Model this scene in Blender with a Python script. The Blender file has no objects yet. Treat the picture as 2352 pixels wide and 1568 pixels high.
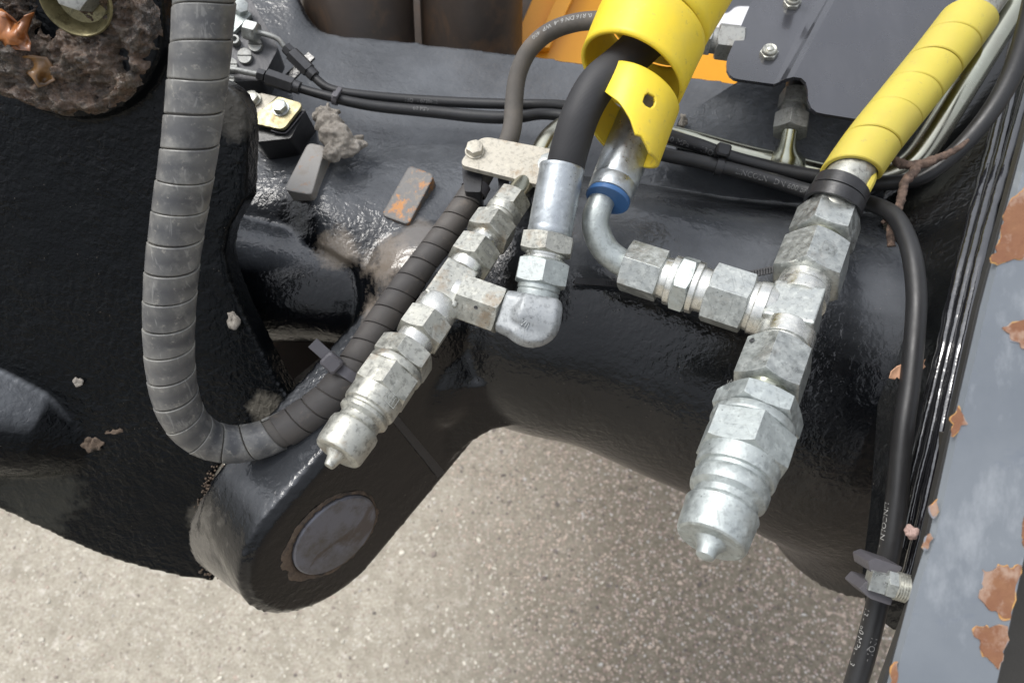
import bpy, bmesh, math, random
import numpy as np
from mathutils import Vector, Matrix, noise
random.seed(7)
R = math.radians
SC = bpy.context.scene
COL = SC.collection
# ------------------------------------------------------------------ camera, sky, sun
F = 1711.0            # focal length expressed in units of the 2352-wide picture
S = 0.00024           # metres per unit on the working plane
CAMZ = 1.05
TILT = R(35)
cam = bpy.data.cameras.new('camera'); camo = bpy.data.objects.new('camera', cam); COL.objects.link(camo)
camo.location = (0, 0, CAMZ); camo.rotation_euler = (TILT, 0, 0)
cam.sensor_width = 36; cam.lens = 36*F/2352; cam.clip_start = 0.01; cam.clip_end = 400
cam.dof.use_dof = True; cam.dof.focus_distance = 0.355; cam.dof.aperture_fstop = 13
SC.camera = camo
w = bpy.data.worlds.new('World'); SC.world = w; w.use_nodes = True
nt = w.node_tree; nt.nodes.clear()
sky = nt.nodes.new('ShaderNodeTexSky'); sky.sky_type = 'NISHITA'; sky.sun_disc = False
SUN_EL, SUN_AZ = 60, -70      # azimuth measured from +Y towards +X
sky.sun_elevation = R(SUN_EL); sky.sun_rotation = R(SUN_AZ)
sky.air_density = 1.0; sky.dust_density = 1.5; sky.ozone_density = 1.0
hs = nt.nodes.new('ShaderNodeHueSaturation'); hs.inputs['Saturation'].default_value = 0.22
bg = nt.nodes.new('ShaderNodeBackground'); bg.inputs['Strength'].default_value = 0.15
wo = nt.nodes.new('ShaderNodeOutputWorld')
# overcast cloud cover: brighter overhead than at the horizon (sine ramp, steepened to darken low reflections)
tcs = nt.nodes.new('ShaderNodeTexCoord'); sxs = nt.nodes.new('ShaderNodeSeparateXYZ'); mrs = nt.nodes.new('ShaderNodeMapRange'); mxs = nt.nodes.new('ShaderNodeMix')
mrs.inputs[3].default_value = .20; mrs.inputs[4].default_value = 2.1; mxs.data_type = 'RGBA'; mxs.blend_type = 'MULTIPLY'; mxs.inputs[0].default_value = 1
nt.links.new(tcs.outputs['Generated'], sxs.inputs[0]); nt.links.new(sxs.outputs['Z'], mrs.inputs[0]); nt.links.new(sky.outputs[0], hs.inputs['Color'])
nt.links.new(hs.outputs[0], mxs.inputs[6]); nt.links.new(mrs.outputs[0], mxs.inputs[7]); nt.links.new(mxs.outputs[2], bg.inputs[0]); nt.links.new(bg.outputs[0], wo.inputs[0])
sl = bpy.data.lights.new('sun', 'SUN'); sl.energy = 1.4; sl.angle = R(22); sl.color = (1, .965, .91)
so = bpy.data.objects.new('sun', sl); COL.objects.link(so)
sd = Vector((math.sin(R(SUN_AZ))*math.cos(R(SUN_EL)), math.cos(R(SUN_AZ))*math.cos(R(SUN_EL)), math.sin(R(SUN_EL))))
so.rotation_euler = sd.to_track_quat('Z', 'Y').to_euler()
SC.view_settings.view_transform = 'Standard'; SC.view_settings.look = 'None'
SC.view_settings.exposure = 0.55; SC.view_settings.gamma = 1
SC.cycles.max_bounces = 6

# ------------------------------------------------------------------ coordinates
CM = Matrix.Translation((0, 0, CAMZ)) @ Matrix.Rotation(TILT, 4, 'X')
def W(p): return CM @ (Vector(p)*S)
def P(u, v, z=0.0):
    d = (F - z)/F
    return Vector(((u-1176)*d, -(v-784)*d, z-F))
UPV = Vector((0, math.sin(TILT), math.cos(TILT)))      # world up seen in the build frame

# ------------------------------------------------------------------ mesh collector
class G:
    def __init__(s): s.v = []; s.f = []
    def add(s, vs, fs):
        b = len(s.v); s.v += [Vector(p) for p in vs]; s.f += [tuple(i+b for i in f) for f in fs]; return b
def grid_faces(nr, nc, wrap=True, base=0):
    fs = []
    for i in range(nr-1):
        for j in range(nc if wrap else nc-1):
            k = (j+1) % nc
            fs.append((base+i*nc+j, base+i*nc+k, base+(i+1)*nc+k, base+(i+1)*nc+j))
    return fs
def frame(D, at):
    D = D.normalized(); c = (-at).normalized()
    e1 = c - D*c.dot(D)
    if e1.length < 1e-4: e1 = D.orthogonal()
    e1.normalize(); return D, e1, e1.cross(D).normalized()
def rings(g, rs, cap=(True, True)):
    n = len(rs[0]); b = len(g.v); vs = [p for r in rs for p in r]
    fs = grid_faces(len(rs), n)
    if cap[0]: fs.append(tuple(range(n-1, -1, -1)))
    if cap[1]: fs.append(tuple((len(rs)-1)*n+i for i in range(n)))
    g.add(vs, fs)
def lathe(g, A, D, prof, seg=48, cap=(True, True), wob=0):
    D, e1, e2 = frame(D, A)
    rs = []
    for t, r in prof:
        rs.append([A + D*t + (e1*math.cos(2*math.pi*k/seg)+e2*math.sin(2*math.pi*k/seg))*r for k in range(seg)])
    rings(g, rs, cap)
def ngon(g, A, D, t0, t1, Rc, n=6, ph=0, ch=(1, 1), k0=.97, seg=12, sl=.5):
    """n-sided prism cut by cones at its ends: gives the scalloped chamfer of a real nut"""
    D, e1, e2 = frame(D, A)
    N = n*seg; a = Rc*math.cos(math.pi/n); r0 = a*k0
    def row(fn): 
        out = []
        for k in range(N):
            th = R(ph) + 2*math.pi*k/N
            m = (2*math.pi*k/N) % (2*math.pi/n) - math.pi/n
            rh = a/math.cos(m); out.append(fn(th, rh))
        return out
    def pt(th, r, t): return A + D*t + (e1*math.cos(th)+e2*math.sin(th))*r
    rs = []
    if ch[0]: rs += [row(lambda th, rh: pt(th, r0, t0)), row(lambda th, rh: pt(th, rh, t0+(rh-r0)*sl*ch[0]))]
    else: rs += [row(lambda th, rh: pt(th, rh, t0))]
    if ch[1]: rs += [row(lambda th, rh: pt(th, rh, t1-(rh-r0)*sl*ch[1])), row(lambda th, rh: pt(th, r0, t1))]
    else: rs += [row(lambda th, rh: pt(th, rh, t1))]
    rings(g, rs)
def catmull(pts, per=10):
    """pts: list of tuples (any dimension)"""
    pts = [np.array(p, float) for p in pts]; out = []
    q = [2*pts[0]-pts[1]] + pts + [2*pts[-1]-pts[-2]]
    for i in range(1, len(q)-2):
        p0, p1, p2, p3 = q[i-1:i+3]
        for k in range(per):
            t = k/per
            out.append(.5*((2*p1)+(-p0+p2)*t+(2*p0-5*p1+4*p2-p3)*t*t+(-p0+3*p1-3*p2+p3)*t**3))
    out.append(pts[-1]); return out
class Path:
    """smooth path through (u, v, z, width_px) points; width is apparent width in the picture"""
    def __init__(s, pts, per=14, rad=False):
        c = catmull(pts, per)
        s.p = [P(*q[:3]) for q in c]
        s.r = [float(q[3]) if rad else float(q[3])/2*(F-q[2])/F for q in c]
        s.s = [0.0]
        for a, b in zip(s.p, s.p[1:]): s.s.append(s.s[-1]+(b-a).length)
        s.L = s.s[-1]
        s.T = [((s.p[min(i+1, len(s.p)-1)]-s.p[max(i-1, 0)]).normalized()) for i in range(len(s.p))]
        D, e1, e2 = frame(s.T[0], s.p[0]); s.N = [e1]
        for i in range(1, len(s.p)):
            n = s.N[-1]; n = (n - s.T[i]*n.dot(s.T[i])).normalized(); s.N.append(n)
    def at(s, x):
        x = max(-1e9, x)
        if x <= 0: i, f = 0, x/(s.s[1]-s.s[0])
        elif x >= s.L: i = len(s.p)-2; f = (x-s.s[i])/(s.s[i+1]-s.s[i])
        else:
            i = int(np.searchsorted(s.s, x))-1; i = max(0, min(i, len(s.p)-2)); f = (x-s.s[i])/(s.s[i+1]-s.s[i])
        p = s.p[i].lerp(s.p[i+1], f) if 0 <= f <= 1 else s.p[i]+(s.p[i+1]-s.p[i])*f
        fc = min(max(f, 0), 1)
        T = s.T[i].lerp(s.T[i+1], fc).normalized(); N = s.N[i].lerp(s.N[i+1], fc); N = (N-T*N.dot(T)).normalized()
        return p, T, N, T.cross(N), s.r[i]*(1-fc)+s.r[i+1]*fc
def tube(g, path, seg=24, x0=0, x1=None, k=1.0, step=None, cap=(True, True), nz=0, ns=.02):
    x1 = path.L if x1 is None else x1
    n = max(2, int((x1-x0)/(step or 9))+1); rs = []
    for i in range(n):
        x = x0+(x1-x0)*i/(n-1); p, T, N, B, r = path.at(x); row = []
        for j in range(seg):
            a = 2*math.pi*j/seg; d = N*math.cos(a)+B*math.sin(a); q = p+d*r*k
            if nz: q = q + d*nz*noise.noise(q*ns)
            row.append(q)
        rs.append(row)
    rings(g, rs, cap)
def helix(g, path, pitch, gap, th, x0, x1, seg=36, ph=0, flare=0.0, k=1.0, taper=0):
    """flat strip wound round a path (spiral hose guard)"""
    turns = (x1-x0)/pitch; n = int(turns*seg); rs = []; wd = pitch-gap
    for i in range(n+1):
        t = i/seg; a = 2*math.pi*t+ph; xc = x0+t*pitch+pitch*.045*noise.noise(Vector((t*.45, pitch, 0)))
        ww = wd
        rs_row = []
        for (ox, orr) in ((-.5, 0), (-.5, th*.75), (-.47, th), (0, th), (.47, th), (.5, th*.75), (.5, 0), (0, 0)):
            p, T, N, B, r = path.at(xc+ox*ww)
            d = N*math.cos(a)+B*math.sin(a)
            rs_row.append(p+d*(r*k+orr+flare*(ox+.5)))
        rs.append(rs_row)
    rings(g, rs)
def slab(g, pts, nrm, th):
    """flat outline (points) given a thickness th behind its face"""
    n = len(pts); b = [p - nrm*th for p in pts]
    g.add(list(pts)+b, [tuple(range(n)), tuple(range(2*n-1, n-1, -1))]+[(i, n+i, n+(i+1) % n, (i+1) % n) for i in range(n)])
def rounded(pts, rad, k=5):
    """round every corner of a 2-D outline"""
    out = []; n = len(pts)
    for i in range(n):
        a, b, c = Vector(pts[i-1]), Vector(pts[i]), Vector(pts[(i+1) % n])
        r = rad[i] if isinstance(rad, (list, tuple)) else rad
        if r <= 0: out.append(tuple(b)); continue
        da, dc = (a-b), (c-b); ra = min(r, da.length*.45, dc.length*.45)
        p0 = b+da.normalized()*ra; p1 = b+dc.normalized()*ra
        for j in range(k+1):
            t = j/k; out.append(tuple((1-t)**2*p0+2*t*(1-t)*b+t*t*p1))
    return out
ORG = {}
def finish(o, kind=None, label=None, cat=None, group=None):
    if kind: o['kind'] = kind
    if label: o['label'] = label
    if cat: o['category'] = cat
    if group: o['group'] = group
    return o
def thing(name, label, cat, at, group=None):
    o = bpy.data.objects.new(name, None); COL.objects.link(o); o.empty_display_size = .01
    o.location = W(at); ORG[o] = W(at); o['label'] = label; o['category'] = cat
    if group: o['group'] = group
    return o
def obj(name, g, mat, parent=None, sharp=30, world=False, label=None, cat=None, group=None, kind=None, center=None):
    me = bpy.data.meshes.new(name)
    vs = g.v if world else [W(p) for p in g.v]
    if parent is not None: org = ORG[parent]
    elif center is not None: org = W(center)
    else:
        org = Vector((0, 0, 0))
        if cat:
            a = np.array([tuple(p) for p in vs]); org = Vector(((a[:, 0].min()+a[:, 0].max())/2, (a[:, 1].min()+a[:, 1].max())/2, a[:, 2].min()))
    me.from_pydata([p-org for p in vs], [], g.f); me.validate()
    bm = bmesh.new(); bm.from_mesh(me); bmesh.ops.remove_doubles(bm, verts=bm.verts, dist=1e-7); bmesh.ops.recalc_face_normals(bm, faces=bm.faces); bm.to_mesh(me); bm.free()
    for p in me.polygons: p.use_smooth = True
    if sharp: me.set_sharp_from_angle(angle=R(sharp))
    me.materials.append(mat)
    o = bpy.data.objects.new(name, me); COL.objects.link(o)
    if parent is not None: o.parent = parent
    else: o.location = org
    ORG[o] = org
    return finish(o, kind, label, cat, group)
def remeshed(name, g, mat, parent=None, voxel=.0022, smooth=8, **kw):
    o = obj(name, g, mat, parent, sharp=0, **kw)
    m = o.modifiers.new('r', 'REMESH'); m.mode = 'VOXEL'; m.voxel_size = voxel
    if smooth: s_ = o.modifiers.new('s', 'SMOOTH'); s_.factor = .5; s_.iterations = smooth
    dg = bpy.context.evaluated_depsgraph_get(); dg.update()
    me = bpy.data.meshes.new_from_object(o.evaluated_get(dg)); o.modifiers.clear(); o.data = me
    for p in me.polygons: p.use_smooth = True
    if not me.materials: me.materials.append(mat)
    return o
def ellipsoid(g, c, ax, seg=24, rg=14):
    rs = []
    for i in range(rg+1):
        f = math.pi*i/rg; f = min(max(f, .02), math.pi-.02)
        rs.append([c+ax[0]*(math.sin(f)*math.cos(2*math.pi*j/seg))+ax[1]*(math.sin(f)*math.sin(2*math.pi*j/seg))+ax[2]*math.cos(f) for j in range(seg)])
    rings(g, rs)
def capsule(g, path, seg=24, dome=(1, 1)):
    rs = []; n = len(path.p)
    def ring(i, off, k):
        return [path.p[i]+path.T[i]*off+(path.N[i]*math.cos(2*math.pi*j/seg)+path.T[i].cross(path.N[i])*math.sin(2*math.pi*j/seg))*path.r[i]*k for j in range(seg)]
    for q in range(6): a = math.pi/2*(1-q/6); rs.append(ring(0, -dome[0]*path.r[0]*math.sin(a), max(.03, math.cos(a))))
    for i in range(n): rs.append(ring(i, 0, 1))
    for q in range(1, 7): a = math.pi/2*q/6; rs.append(ring(n-1, dome[1]*path.r[-1]*math.sin(a), max(.03, math.cos(a))))
    rings(g, rs)

# ------------------------------------------------------------------ materials
class M:
    def __init__(s, name, base=(.5, .5, .5), rough=.5, metal=0.0, spec=.5, coat=0):
        s.m = bpy.data.materials.new(name); s.m.use_nodes = True; s.t = s.m.node_tree; s.n = s.t.nodes; s.l = s.t.links
        s.b = s.n['Principled BSDF']; i = s.b.inputs
        i['Base Color'].default_value = (*base, 1); i['Roughness'].default_value = rough; i['Metallic'].default_value = metal
        i['Specular IOR Level'].default_value = spec; i['Coat Weight'].default_value = coat
        s.tc = s.n.new('ShaderNodeTexCoord'); s.col = None; s.base = base; s.nrm = None
    def vec(s, scale=(1, 1, 1), rot=(0, 0, 0)):
        if scale == (1, 1, 1) and rot == (0, 0, 0): return s.tc.outputs['Object']
        m = s.n.new('ShaderNodeMapping'); m.inputs['Scale'].default_value = scale; m.inputs['Rotation'].default_value = rot
        s.l.new(s.tc.outputs['Object'], m.inputs[0]); return m.outputs[0]
    def noise(s, scale, detail=4, rough=.55, dist=0, vec=None):
        n = s.n.new('ShaderNodeTexNoise'); n.inputs['Scale'].default_value = scale; n.inputs['Detail'].default_value = detail
        n.inputs['Roughness'].default_value = rough; n.inputs['Distortion'].default_value = dist
        s.l.new(vec or s.vec(), n.inputs['Vector']); return n.outputs['Fac']
    def vor(s, scale, out='Distance', vec=None, rnd=1, feat='F1'):
        n = s.n.new('ShaderNodeTexVoronoi'); n.feature = feat; n.inputs['Scale'].default_value = scale; n.inputs['Randomness'].default_value = rnd
        s.l.new(vec or s.vec(), n.inputs['Vector']); return n.outputs[out]
    def wave(s, scale, vec, dist=0, prof='SIN', direction='X'):
        n = s.n.new('ShaderNodeTexWave'); n.wave_profile = prof; n.bands_direction = direction; n.inputs['Scale'].default_value = scale; n.inputs['Distortion'].default_value = dist
        s.l.new(vec, n.inputs['Vector']); return n.outputs['Fac']
    def ramp(s, fac, *st, const=False):
        n = s.n.new('ShaderNodeValToRGB'); e = n.color_ramp.elements
        if const: n.color_ramp.interpolation = 'CONSTANT'
        while len(e) < len(st): e.new(.5)
        for el, (p, c) in zip(e, st):
            el.position = p; el.color = (c, c, c, 1) if isinstance(c, (int, float)) else (*c, 1)
        s.l.new(fac, n.inputs[0]); return n.outputs[0]
    def math(s, op, a, b=None):
        n = s.n.new('ShaderNodeMath'); n.operation = op
        for k, x in enumerate((a, b)):
            if x is None: continue
            if isinstance(x, (int, float)): n.inputs[k].default_value = x
            else: s.l.new(x, n.inputs[k])
        return n.outputs[0]
    def _c(s, x, inp):
        if isinstance(x, (int, float)): inp.default_value = (x, x, x, 1)
        elif isinstance(x, tuple): inp.default_value = (*x, 1)
        else: s.l.new(x, inp)
    def mixc(s, fac, a, b, mode='MIX'):
        n = s.n.new('ShaderNodeMix'); n.data_type = 'RGBA'; n.blend_type = mode
        if isinstance(fac, (int, float)): n.inputs[0].default_value = fac
        else: s.l.new(fac, n.inputs[0])
        s._c(a, n.inputs[6]); s._c(b, n.inputs[7]); return n.outputs[2]
    def over(s, fac, c):
        s.col = s.mixc(fac, s.col if s.col is not None else s.base, c); s.l.new(s.col, s.b.inputs['Base Color']); return s
    def setcol(s, c): s.col = c; s.l.new(c, s.b.inputs['Base Color']); return s
    def rgh(s, fac): s.l.new(fac, s.b.inputs['Roughness']); return s
    def met(s, fac): s.l.new(fac, s.b.inputs['Metallic']); return s
    def bev(s, r=.0004, n=4):
        b = s.n.new('ShaderNodeBevel'); b.inputs['Radius'].default_value = r; b.samples = n; s.nrm = b.outputs[0]; s.l.new(s.nrm, s.b.inputs['Normal']); return s
    def bump(s, h, dist=.001, st=1.0):
        b = s.n.new('ShaderNodeBump'); b.inputs['Distance'].default_value = dist; b.inputs['Strength'].default_value = st
        s.l.new(h, b.inputs['Height'])
        if s.nrm is not None: s.l.new(s.nrm, b.inputs['Normal'])
        s.nrm = b.outputs[0]; s.l.new(s.nrm, s.b.inputs['Normal']); return s
    def slope(s, lo, hi):
        """how far the real surface faces the sky (takes settled dust and painted sky sheen)"""
        g = s.n.new('ShaderNodeNewGeometry'); x = s.n.new('ShaderNodeSeparateXYZ'); s.l.new(g.outputs['Normal'], x.inputs[0])
        r = s.n.new('ShaderNodeMapRange'); r.inputs[1].default_value = lo; r.inputs[2].default_value = hi; s.l.new(x.outputs['Z'], r.inputs[0]); return r.outputs[0]

def black_paint(name, dust=.3, rough=.22, peel=1.0, dustcol=(.16, .13, .10), base=(.007, .0075, .009), spec=1.0, dust_sheen=.5, blobs=(), org=None, fr=(.86, .995)):
    m = M(name, base, rough, spec=spec)
    pl = m.noise(270, 2, .5, .5)
    if dust_sheen: m.over(m.math('MULTIPLY', m.slope(*fr), m.math('MULTIPLY', m.ramp(m.noise(22, 5, .6), (.3, .45), (.7, 1)), dust_sheen)), (.155, .165, .18))  # up-facing paint turns pale: dust, and sky sheen painted as colour
    m.rgh(m.ramp(m.noise(40, 4), (.35, rough), (.7, rough+.09)))
    d = m.math('MULTIPLY', m.ramp(m.noise(9, 6, .65), (.52, 0), (.75, 1)), m.ramp(m.noise(400, 3, .6), (.4, .2), (.65, 1)))
    m.over(m.math('MULTIPLY', d, dust), dustcol)
    sp = m.ramp(m.vor(300), (.03, 1), (.09, 0)); sp = m.math('MULTIPLY', sp, m.ramp(m.noise(35, 3), (.5, 0), (.62, 1)))
    m.over(m.math('MULTIPLY', sp, min(1, .35+dust)), (.30, .26, .21))
    for c, r, colr, st, *rag in blobs:      # dirt that has settled in a place of its own
        vm = m.n.new('ShaderNodeVectorMath'); vm.operation = 'DISTANCE'; m.l.new(m.tc.outputs['Object'], vm.inputs[0]); vm.inputs[1].default_value = tuple(W(c)-W(org))
        f = m.math('SUBTRACT', 1.0, m.math('DIVIDE', vm.outputs['Value'], r*S)); f = m.math('ADD', f, m.math('MULTIPLY', m.math('SUBTRACT', m.noise(90, 5, .7), .5), rag[0] if rag else 1.5))
        m.over(m.math('MULTIPLY', m.ramp(f, (.15, 0), (.55 if not rag else .9, 1)), st), colr)
    pl = m.math('MULTIPLY', pl, m.ramp(m.noise(14, 3), (.38, .3), (.62, 1))); m.bump(pl, .0012*peel, .5)
    m.bump(m.noise(1500, 2), .0001, .25)
    m.bump(m.ramp(m.noise(70, 5, .6), (.3, 0), (.8, 1)), .0012, .25*peel)
    return m
def zinc(name, base=(.475, .495, .475), rough=.34, metal=.90, spot=.42, stain=.2, warm=(.33, .25, .17)):
    m = M(name, base, rough, metal, .5)
    m.over(m.ramp(m.noise(90, 5, .7), (.38, .0), (.72, .35)), tuple(c*.78 for c in base))
    m.over(m.ramp(m.noise(420, 3, .7), (.52, 0), (.62, spot)), tuple(c*.42 for c in base))
    m.over(m.ramp(m.noise(260, 4, .7), (.55, 0), (.68, .55)), tuple(min(1, c*1.35) for c in base))
    st = m.math('MULTIPLY', m.ramp(m.noise(60, 5, .7), (.56, 0), (.70, 1)), stain)
    m.over(st, warm)
    sp = m.math('MULTIPLY', m.ramp(m.vor(330), (.08, 1), (.16, 0)), m.ramp(m.noise(55, 2), (.5, 0), (.6, .8)))
    m.over(sp, tuple(c*.35 for c in base))
    m.rgh(m.ramp(m.noise(260, 4), (.3, rough-.08), (.7, rough+.2)))
    m.met(m.ramp(m.noise(200, 4, .7), (.4, metal), (.7, metal*.6)))
    sc = m.ramp(m.noise(160, 3, .6, 2, m.vec((1, .12, .3), (.5, .3, .8))), (.64, 0), (.67, .4)); m.over(sc, tuple(c*.45 for c in base))
    m.bev(.0004)
    m.bump(m.noise(700, 4, .7), .00022, .35); m.bump(m.noise(110, 3), .0003, .2)
    return m
def plain(name, base, rough=.5, metal=0, nz=.25, sc=120, bmp=.0002, spec=.5, bevel=.0004, bsc=600):
    m = M(name, base, rough, metal, spec)
    m.over(m.ramp(m.noise(sc, 5, .65), (.35, 0), (.75, nz)), tuple(c*.55 for c in base))
    m.over(m.ramp(m.noise(sc*.3, 5, .65), (.45, 0), (.8, nz)), tuple(min(1, c*1.5+.01) for c in base))
    m.rgh(m.ramp(m.noise(sc*1.5, 3), (.3, rough*.85), (.7, min(1, rough*1.2))))
    if bevel: m.bev(bevel)
    m.bump(m.noise(bsc, 3), bmp, .5)
    return m
MT = {}
def onK0(u, v):
    n = Vector((-.05, -.40, 1)).normalized(); c = P(250, 700, 20); ray = P(u, v, 0).normalized(); return ray*(c.dot(n)/ray.dot(n))
BORG = P(1300, 900, -330)
MT['beam'] = black_paint('gloss_black_casting_paint', .14, .11, 1.15, base=(.0035, .004, .005), spec=.46, dust_sheen=.62, org=BORG, blobs=[(P(520, 1190, -150), 230, (.10, .093, .082), .7), (P(600, 1080, -80), 130, (.13, .12, .105), .6), (P(775, 575, -100), 75, (.27, .225, .175), .75), (P(740, 700, -190), 70, (.25, .21, .17), .7),
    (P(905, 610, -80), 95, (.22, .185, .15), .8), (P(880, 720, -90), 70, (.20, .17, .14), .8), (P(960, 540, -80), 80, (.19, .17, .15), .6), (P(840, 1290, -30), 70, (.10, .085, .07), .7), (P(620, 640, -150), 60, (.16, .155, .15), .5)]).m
MT['knuckle'] = black_paint('rough_black_casting_paint', .0, .20, 2.4, base=(.0025, .0032, .004), spec=.15, dust_sheen=1.0, fr=(.66, .93), org=P(250, 900, -200), blobs=[(onK0(620, 950), 70, (.13, .12, .10), .8), (onK0(470, 1190), 60, (.07, .065, .055), .8), (onK0(80, 1130), 170, (.045, .045, .038), .7), (onK0(540, 260), 70, (.09, .085, .075), .6)]).m  # pale ledge tone puts the sky's reflection into the colour
MT['frame'] = black_paint('black_frame_paint', .08, .14, .5, base=(.005, .0055, .006), spec=.6, dust_sheen=0).m
m = M('thick_gloss_black_paint', (.01, .01, .012), .12, spec=1, coat=1); m.bump(m.noise(120, 3), .0015, .4); MT['ribs'] = m.m
MT['zinc'] = zinc('dull_zinc_plating').m
MT['zinc_stained'] = zinc('stained_zinc_plating', (.47, .468, .42), .36, .86, .6, .75).m
MT['zinc_bluish'] = zinc('bluish_zinc_plating', (.44, .475, .465), .42, .80, .35, .08).m
MT['zinc_grey'] = zinc('grey_zinc_casting', (.33, .345, .35), .45, .7, .45, .1).m
m = zinc('ferrule_zinc', (.42, .45, .47), .32, .88, .2, .05)
m.bump(m.noise(60, 4, .6, 0, m.vec((40, 40, 1))), .0002, .2); MT['ferrule'] = m.m
MT['shiny'] = zinc('bright_turned_steel', (.66, .66, .62), .22, .95, .15, .12).m
m = M('chromated_steel_pipe', (.47, .48, .39), .2, 1.0); m.over(m.ramp(m.noise(35, 4), (.4, 0), (.7, .5)), (.40, .36, .30)); m.over(m.ramp(m.noise(260, 4, .7), (.6, 0), (.7, .4)), (.62, .62, .56)); m.rgh(m.ramp(m.noise(70, 4), (.3, .14), (.7, .3))); MT['pipe'] = m.m
MT['oldsteel'] = zinc('weathered_steel', (.34, .345, .33), .45, .7, .5, .35).m
MT['chromate'] = zinc('yellow_chromate_plate', (.33, .30, .18), .38, .75, .4, .5, (.28, .17, .07)).m
MT['dirtychromate'] = zinc('grimy_chromate_washer', (.20, .175, .09), .3, .6, .6, 1.0, (.07, .045, .025)).m
MT['clampsteel'] = zinc('dusty_clamp_steel', (.50, .47, .40), .55, .45, .4, 1.0, (.30, .22, .14)).m
MT['blackoxide'] = plain('black_oxide_steel', (.075, .075, .078), .38, .6, .5, 150).m
MT['rubber'] = plain('black_rubber_hose', (.018, .018, .019), .42, 0, .5, 80, .0001).m
m = M('dusty_rubber_hose', (.105, .095, .084), .75)
m.over(m.ramp(m.noise(45, 5, .65), (.4, 0), (.7, .8)), (.062, .058, .054)); m.over(m.ramp(m.noise(25, 5, .7), (.55, 0), (.7, .6)), (.15, .125, .10)); m.bump(m.noise(500, 4), .0003, .4); MT['dustyrubber'] = m.m
m = M('grey_spiral_guard_plastic', (.060, .062, .067), .34, spec=.5)
m.over(m.ramp(m.noise(22, 5, .6), (.42, 0), (.72, .8)), (.13, .13, .13)); m.over(m.ramp(m.noise(110, 5, .7), (.50, 0), (.68, .5)), (.24, .235, .22)); m.over(m.ramp(m.noise(300, 4, .7), (.60, 0), (.68, .6)), (.30, .285, .25)); m.over(m.ramp(m.noise(32, 5, .7), (.5, 0), (.66, .6)), (.05, .05, .053))
m.over(m.ramp(m.noise(14, 4, .7), (.6, 0), (.72, .35)), (.20, .16, .10))
sc_ = m.ramp(m.noise(130, 3, .6, 2.5, m.vec((1, .25, .25))), (.62, 0), (.66, .35)); m.over(sc_, (.30, .30, .29))
gg = m.n.new('ShaderNodeNewGeometry'); m.over(m.math('MULTIPLY', m.ramp(gg.outputs['Pointiness'], (.53, 0), (.60, .9)), m.ramp(m.noise(70, 4, .7), (.35, .2), (.6, 1))), (.36, .35, .31)); m.rgh(m.ramp(m.noise(60, 4), (.3, .30), (.7, .52))); m.bev(.0004); m.bump(m.noise(160, 4), .0003, .3); MT['guard'] = m.m
m = M('dusty_spiral_guard_plastic', (.062, .057, .054), .62)
m.over(m.ramp(m.noise(22, 5, .65), (.40, 0), (.7, .9)), (.105, .092, .080)); m.over(m.ramp(m.noise(120, 5, .7), (.58, 0), (.7, .4)), (.17, .14, .11))
m.bev(.0004); m.bump(m.noise(300, 4), .0003, .35); MT['guard_dusty'] = m.m
m = M('yellow_guard_plastic', (.76, .57, .035), .42, spec=.45); m.b.inputs['Subsurface Weight'].default_value = .12; m.b.inputs['Subsurface Radius'].default_value = (.004, .002, .0005); m.b.inputs['Subsurface Scale'].default_value = 1
m.over(m.ramp(m.noise(28, 5, .6), (.4, 0), (.75, .4)), (.70, .50, .028)); m.over(m.ramp(m.noise(240, 3, .7), (.62, 0), (.70, .5)), (.42, .32, .08))
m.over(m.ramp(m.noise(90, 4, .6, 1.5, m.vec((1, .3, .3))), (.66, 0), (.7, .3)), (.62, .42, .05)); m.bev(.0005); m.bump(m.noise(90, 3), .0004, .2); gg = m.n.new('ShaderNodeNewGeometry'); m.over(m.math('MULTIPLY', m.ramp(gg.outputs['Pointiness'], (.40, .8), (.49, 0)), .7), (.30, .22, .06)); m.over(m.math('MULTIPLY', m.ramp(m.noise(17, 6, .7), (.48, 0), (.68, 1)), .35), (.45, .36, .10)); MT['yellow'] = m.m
m = M('pale_yellow_guard_plastic', (.56, .465, .075), .45, spec=.4); m.b.inputs['Subsurface Weight'].default_value = .1; m.b.inputs['Subsurface Radius'].default_value = (.004, .002, .0005); m.b.inputs['Subsurface Scale'].default_value = 1
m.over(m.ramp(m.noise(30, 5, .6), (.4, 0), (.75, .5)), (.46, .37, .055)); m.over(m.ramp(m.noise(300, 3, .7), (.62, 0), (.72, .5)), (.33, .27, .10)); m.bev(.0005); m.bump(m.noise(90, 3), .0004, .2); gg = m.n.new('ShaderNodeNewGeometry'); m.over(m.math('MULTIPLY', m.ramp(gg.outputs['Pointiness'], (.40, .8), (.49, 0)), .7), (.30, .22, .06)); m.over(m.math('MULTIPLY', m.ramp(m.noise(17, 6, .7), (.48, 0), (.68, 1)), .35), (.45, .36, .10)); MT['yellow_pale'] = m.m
m = M('cloth_covered_hose', (.022, .022, .024), .6)
w_ = m.wave(250, m.vec((1, 1, 1), (0, R(20), R(62))), .4); w2_ = m.wave(210, m.vec((1, 1, 1), (R(30), R(-20), R(-30))), .4)
m.bump(w_, .0001, .2); m.over(m.ramp(m.noise(40, 4), (.4, 0), (.8, .5)), (.05, .05, .052)); MT['cloth'] = m.m
MT['blue'] = plain('blue_plastic_ring', (.04, .115, .27), .4, 0, .2, 100).m
MT['nylon'] = plain('black_nylon', (.022, .022, .024), .35, 0, .3, 100).m
MT['nylon_grey'] = plain('faded_black_nylon', (.105, .10, .11), .5, 0, .4, 100).m
MT['print'] = plain('pale_grey_print', (.34, .34, .33), .6, 0, .8, 500, bevel=0).m
MT['faintprint'] = plain('faint_grey_print', (.15, .15, .15), .6, 0, .8, 700, bevel=0).m
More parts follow.
